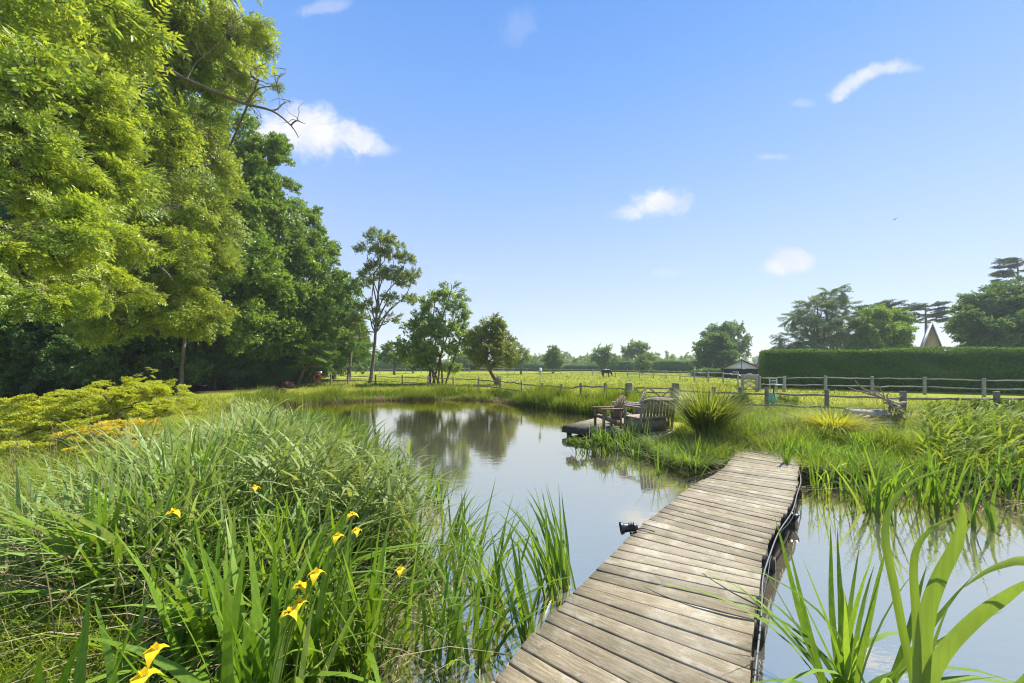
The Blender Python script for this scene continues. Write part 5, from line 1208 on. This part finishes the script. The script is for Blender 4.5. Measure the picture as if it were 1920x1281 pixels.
clump('cattail_clump', 'leafy cattails growing against the front of the platform', 'cattail', wpos(1205, 838), 26, .85, .3, 'iris', .03, (.02, .05, .12, .3), None, .3, tagk='g')
clump('cattail_clump', 'cattails standing in water at the platform corner', 'cattail', wpos(1095, 848), 18, .6, .25, 'cattail', .028, (.02, .1, .2, .4), None, .4, tagk='h')
for (u, v, n_, h_, lab) in [(1120, 838, 22, .75, 'cattails before the brown chair on the platform edge'), (1175, 845, 26, .8, 'bushy cattails rising before the bench corner'), (1260, 872, 22, .6, 'short cattails on the shore below the flax'),
                           (1600, 935, 22, .85, 'cattails between the overhanging tussock and the tall clump'), (1710, 940, 26, .95, 'cattails just right of the tall narrow clump'), (1880, 935, 26, .95, 'cattail clump at the right edge before the bank')]:
    clump('cattail_clump', lab, 'cattail', wpos(u, v), n_, h_, .22, 'cattail', .028, (.02, .05, .12, .3), None, .3, tagk='g')
clump('cattail_clump', 'lone small plant growing up through the boardwalk end', 'cattail', (at(1474, 868).x, at(1474, 868).y, .29), 11, .62, .035, 'cattail', .032, (.02, .05, .12, .3), None, .35, tagk='g')
clump('cattail_clump', 'tall cattails right of the boardwalk end in the water', 'cattail', wpos(1535, 925), 16, .95, .12, 'iris', .022, (.02, .05, .12, .5), None, .35, tagk='i')
clump('cattail_clump', 'tall narrow cattail clump standing in the right pond', 'cattail', wpos(1650, 960), 30, 1.05, .18, 'cattail', .032, (.02, .05, .08, .15, .3), None, .25, tagk='j')
clump('cattail_clump', 'cattail clump right of the tall narrow one by the bank', 'cattail', wpos(1775, 955), 26, 1.0, .22, 'cattail', .032, (.02, .05, .08, .15, .3), None, .25, tagk='j')
clump('cattail_clump', 'slim cattails in the water close to the right edge', 'cattail', wpos(1835, 985), 12, .95, .12, 'cattail', .032, (.02, .05, .08, .15, .3), None, .25, tagk='j')
clump('cattail_clump', 'upright cattails on the bank behind the right pond', 'cattail', (at(1830, 850).x, at(1830, 850).y, .25), 30, .95, .3, 'cattail', .032, (.02, .05, .12, .3), None, .25, tagk='j')
# irises at the lower left
IR = [(-1.25, 1.7, 60, 1.25, 'iris clump with the broadest leaves at the bottom left'), (-1.0, 2.1, 50, 1.05, 'iris clump leaning right over the water'), (-1.7, 2.0, 44, 1.05, 'iris clump behind the broad-leaved one'),
      (-2.1, 2.7, 34, .95, 'iris clump between reeds and grass'), (-1.5, 2.6, 50, 1.22, 'upright iris clump in the middle of the left bank'), (-.8, 1.35, 26, .55, 'low iris clump at the bottom edge by the water'), (-1.75, 1.45, 16, .95, 'thin iris clump at the bottom left corner')]
for x_, y_, n_, h_, lab in IR:
    clump('iris_clump', lab, 'iris', (x_, y_, max(0, hz(x_, y_)) - .03), n_, h_, .2, 'iris', .046, (.02, .06, .1, .2, .4, .8), None, .3, group='iris clumps on the left bank', tagk='k')
# the nearest plant, right foreground
fgp = thing('cattail_clump', 'out-of-focus broad leaves closest to the camera at the bottom right', 'cattail', (.84, .74, 0))
def ribbon(pts, wd, base, n=5, keel=.12):
    """a strap leaf along given points, wd metres at its widest"""
    P_ = smooth_path(pts, n); m_ = len(P_); V = []; Q = []
    for i, p in enumerate(P_):
        t = i / (m_ - 1); d = (P_[min(i + 1, m_ - 1)] - P_[max(i - 1, 0)]).normalized(); sd = d.cross(Vector((.25, 1, .1))).normalized(); nn = sd.cross(d)
        w2 = wd / 2 * min(1, .55 + t) * (1 - max(0, (t - .55) / .45) ** 2.2) + .0004
        V += [p - sd * w2 - base, p - sd * w2 * .5 + nn * w2 * keel - base, p + nn * w2 * keel * 1.8 - base, p + sd * w2 * .5 + nn * w2 * keel - base, p + sd * w2 - base]
        if i: Q += [(5 * i - 5 + j, 5 * i - 4 + j, 5 * i + 1 + j, 5 * i + j) for j in range(4)]
    return mkmesh('leaf', [tuple(v) for v in V], Q, None, ['fgleaf'], rq=np.full(len(Q), rs.rand()), smooth=True)
fb = Vector((.84, .74, 0))
for (pts, wd, D0, D1) in [
    ([(1713, 1281), (1694, 1190), (1677, 1100), (1662, 1027), (1662, 977), (1680, 933), (1723, 897), (1797, 873)], .0155, .76, .84),
    ([(1720, 1281), (1718, 1160), (1713, 1067), (1723, 1020), (1753, 987), (1793, 967)], .0155, .76, .78),
    ([(1727, 1281), (1737, 1160), (1760, 1087), (1790, 1027), (1805, 977), (1803, 940)], .030, .74, .70),
    ([(1743, 1281), (1773, 1220), (1830, 1160), (1880, 1123), (1920, 1097), (1985, 1070)], .031, .74, .66),
    ([(1760, 1450), (1900, 1300), (2060, 1130), (2000, 1062), (1920, 1052), (1887, 1057), (1847, 1073), (1805, 1103)], .023, .76, .72),
    ([(1737, 1281), (1748, 1220), (1764, 1170), (1783, 1125)], .010, .95, .98)]:
    pp = [fb + Vector((rs.uniform(-.02, .02), rs.uniform(-.02, .02), 0)), fb + Vector((.01, .01, .5))] + [atD(u, v, D0 + (D1 - D0) * i / (len(pts) - 1)) for i, (u, v) in enumerate(pts)]
    step_ = (pp[3] - pp[2]).length; dn_ = (pp[2] - pp[1]).normalized(); pp.insert(2, pp[2] - dn_ * step_); pp.insert(2, (pp[1] + pp[2]) / 2)
    link('leaf', ribbon(pp, wd, fb), fgp)
# yellow irises in flower
pv, pq, pt, _, _ = blades(np.zeros((1, 3)), .046, .022, 0, .55, .75, seg=6, twist=0, belly=1.3, droop=1.9)
pv[:, 2] += .003 * np.sin(pv[:, 0] * 300 + pv[:, 1] * 500)
petal = mkmesh('petal', pv, pq, pt, ['petal'], rq=np.full(len(pq), .6), rt=np.full(1, .5), smooth=True)
pv, pq, pt, _, _ = blades(np.zeros((1, 3)), .038, .020, 0, .15, .2, seg=3, twist=0, belly=.6)
standard = mkmesh('petal', pv, pq, pt, ['petal'], rq=np.full(len(pq), .9), rt=np.full(1, .9), smooth=True)
FL = [(290, 1222, 1.15, 'yellow iris flower nearest the bottom left'), (268, 1272, 1.1, 'yellow iris flower cut by the bottom edge'), (325, 962, 2.0, 'yellow iris alone among arching reed leaves'), (592, 1077, 1.65, 'yellow iris highest of the cluster by the water'),
      (563, 1100, 1.65, 'yellow iris second in the cluster by the water'), (560, 1133, 1.6, 'small yellow iris third in the cluster by the water'), (543, 1150, 1.55, 'lowest yellow iris of the cluster by the water'), (633, 1007, 2.0, 'yellow iris left of the upper pair'),
      (668, 996, 2.05, 'lower yellow iris of the upper pair'), (660, 966, 2.1, 'upper yellow iris of the upper pair'), (750, 1070, 2.2, 'yellow iris furthest right near open water'), (478, 915, 2.5, 'distant yellow iris within the reed bed')]
for (u, v, D, lab) in FL:
    tip = atD(u, v, D); bx, by = tip.x - .12, tip.y - .02; bz = max(0, hz(bx, by)); root = thing('yellow_iris', lab, 'iris flower', (bx, by, bz), 0, 'yellow irises in flower')
    tl = tip - Vector((bx, by, bz)); MB().tube(smooth_path([(0, 0, 0), (tl.x * .3, tl.y * .3, tl.z * .55), tl], 4), list(np.linspace(.006, .003, 9)), 5).build('stem', 'iris', root, smooth=True)
    o = link('flower', MB().tube([(0, 0, -.02), (0, 0, .0), (0, 0, .012)], [.004, .008, .005], 6).mesh('calyx', 'iris', smooth=True), root); o.location = tl; a0 = rs.uniform(0, 6)
    s_ = rs.uniform(.7, .88)
    for k_ in range(3):
        c = link('petal', petal, o); c.rotation_euler = (0, .1, a0 + k_ * 2.094); c.scale = (s_,) * 3
        c = link('petal', standard, o); c.rotation_euler = (0, 0, a0 + 1.05 + k_ * 2.094); c.scale = (s_,) * 3

# ================================================================== FLAX, SEDGES, SHRUBS
def tuft(name, label, cat, p, n, h, w_, mat, rad=.1, bend=(.1, 1.2), lean=(0, .6), seg=5, dead=0, group=None):
    root = thing(name, label, cat, tuple(p), 0, group)
    a = rs.uniform(0, 2 * PI, n); rr_ = rad * np.sqrt(rs.rand(n)); P = np.stack([rr_ * np.cos(a), rr_ * np.sin(a), np.zeros(n)], 1)
    me = blade_mesh('leaves', mat, P, h * rs.uniform(.65, 1.08, n), w_ * rs.uniform(.8, 1.2, n), a + rs.normal(0, .3, n), rs.uniform(lean[0], lean[1], n), rs.uniform(bend[0], bend[1], n), seg=seg, twist=rs.uniform(-.3, .3, n))
    o = link('leaves', me, root); o['kind'] = 'stuff'
    if dead:
        P = P[:dead]; n = dead; o = link('dead_leaves', blade_mesh('dead', 'deadreed', P, rs.uniform(.2, .32, n), w_, rs.uniform(0, 6.3, n), rs.uniform(.8, 1.4, n), rs.uniform(.6, 1.4, n), seg=4), root); o['kind'] = 'stuff'
    return root
p = at(1326, 826, .2); tuft('flax_plant', 'large spiky flax with yellow-edged arching leaves beside the bench', 'flax', p, 760, 1.5, .026, 'phorm', .16, (.03, .7), (0, .5), dead=60)
p = at(1560, 822, .3); tuft('sedge_tuft', 'golden sedge mound in front of the driftwood stag', 'sedge', p, 1300, .82, .016, 'phormy', .2, (.2, 1.1), (0, .75))
p = at(1522, 778, .3); tuft('flax_plant', 'smaller dark flax behind the golden sedge', 'flax', p, 200, .45, .016, 'phorm', .1, (.1, 1.0), (0, .9))
p = at(1640, 772, .3); tuft('sedge_tuft', 'yellow sedge clump behind the back of the stag', 'sedge', p, 700, .6, .016, 'phormy', .4, (.3, 1.2), (0, .9))
p = at(1708, 796, .3); tuft('sedge_tuft', 'small golden sedge right of the stag', 'sedge', p, 260, .6, .016, 'phormy', .08, (.3, 1.2), (.4, 1.2))
p = at(1668, 815, .25); tuft('sedge_tuft', 'upright green blades growing before the stag neck', 'sedge', p, 46, .95, .022, 'reed', .1, (.02, .25), (0, .25))
p = at(1245, 850, .05); tuft('sedge_tuft', 'dark grassy tussock on the shore right of the bench', 'sedge', p, 900, .50, .010, 'cattail', .30, (.2, 1.2), (0, .9))
p = at(1290, 870, .08); tuft('sedge_tuft', 'dark grassy tussock below the flax at the water edge', 'sedge', p, 800, .40, .010, 'cattail', .32, (.2, 1.2), (0, .9))
p = at(1500, 880, .12); tuft('sedge_tuft', 'bright tussock at the right of the boardwalk end', 'sedge', p, 700, .42, .009, 'grassfine', .25, (.2, 1.2), (0, .9))
p = at(1560, 885, .1); tuft('sedge_tuft', 'green tussock overhanging the right pond', 'sedge', p, 800, .50, .009, 'grassfine', .35, (.2, 1.2), (0, .9))
p = at(1710, 885, .1); tuft('sedge_tuft', 'rounded green tussock at the middle of the right bank', 'sedge', p, 900, .50, .009, 'grassfine', .35, (.2, 1.2), (0, .9))
def shrub(name, label, p, rx, rz_, n, preset, mat, cat='shrub', size=.9, low=-.3, flat=.75, ry=None):
    c = np.array([p[0], p[1], p[2] + rz_ * .75]); return tree(name, label, tuple(p), [(c, np.array([rx, ry or rx, rz_]))], n, preset, mat, tr=.025, size=size, low=low, cat=cat, flat=flat)
p = at(1388, 772, .3); shrub('leafy_shrub', 'bright green leafy shrub behind the flax by the fence', p, .42, .38, 16, 'mid', 'shrub')
p = at(1470, 770, .3); shrub('leafy_shrub', 'sprawling yellow-green shrub below the green netting', p, .55, .3, 16, 'mid', 'shrub')
p = at(1830, 800, .3); shrub('leafy_shrub', 'bright young shrub near the right fence post', p, .35, .45, 14, 'mid', 'shrub')
p = at(1905, 800, .3); shrub('leafy_shrub', 'yellowish shrub at the right edge below the fence', p, .5, .35, 14, 'mid', 'shrub')
for (u, v, rx, rz_, lab) in [(1720, 905, .35, .16, 'round-leaved marsh plant at the water edge of the right bank'), (1850, 905, .6, .2, 'spreading marsh plant at the right edge of the pond'), (1600, 893, .3, .14, 'small marsh plant under the overhanging tussock'), (1080, 845, .22, .16, 'leafy marsh plant standing in water left of the platform'), (1128, 845, .28, .18, 'leafy marsh plant in front of the platform corner')]:
    p = at(u, v, .05); shrub('marsh_plant', lab, p, rx, rz_, 14, 'mid', 'waterplant', 'marsh plant', size=.9)
tree('golden_acer', 'golden acer spreading in front of the wood', (gx(240, 7.6), 7.6, .3),
     [lobe(268, 700, 7.6, 20, 14), lobe(240, 722, 7.5, 50, 16), lobe(300, 735, 7.3, 55, 20), lobe(215, 745, 7.2, 75, 20), lobe(310, 770, 7.0, 55, 22), lobe(110, 742, 7.7, 65, 16), lobe(60, 760, 7.5, 60, 18), lobe(150, 768, 7.2, 85, 22), lobe(90, 790, 7.0, 75, 20), lobe(230, 785, 6.8, 70, 22), lobe(30, 820, 6.4, 60, 22), lobe(90, 835, 6.2, 60, 20)],
     [7, 24, 26, 30, 24, 26, 24, 34, 26, 26, 22, 22], 'layer', 'acer', tr=.04, size=.5, low=-.5, flat=.45, cat='shrub', twigs=False)
tree('golden_acer', 'low orange-tinted acer in front of the golden one', (gx(220, 6.0), 6.0, .3),
     [lobe(230, 800, 6.0, 60, 14), lobe(170, 812, 5.9, 50, 14), lobe(270, 822, 5.8, 40, 14), lobe(200, 835, 5.8, 60, 14)], [14, 12, 10, 12], 'layer', 'aceror', tr=.02, size=.5, low=-.4, flat=.4, cat='shrub', twigs=False)
p = at(512, 742, .3); shrub('heather_mound', 'low purple-brown mound of heather by the far-left pond corner', p, .62, .22, 22, 'layer', 'purple', size=.9, ry=.35)
p = at(541, 730, .3); shrub('heather_mound', 'small round purple shrub behind the heather mound', p, .38, .28, 16, 'layer', 'purple', size=.9)
p = G(934, 28.5); tuft('sedge_tuft', 'brown dry tuft at the foot of the bent maple', 'sedge', p, 160, .9, .02, 'deadreed', .15, (.02, .2), (0, .35))

# ================================================================== air
mh, q = new_mat('haze'); vo = q.n('ShaderNodeVolumePrincipled'); vo.inputs['Density'].default_value = .0007; vo.inputs['Color'].default_value = (.80, .87, .95, 1); vo.inputs['Anisotropy'].default_value = .2
o_ = q.n('ShaderNodeOutputMaterial'); q.l.new(vo.outputs[0], o_.inputs['Volume'])
M['haze'] = mh
tag(MB().box((30, 130, 11), (560, 300, 26)).build('haze', 'haze'), kind='stuff')
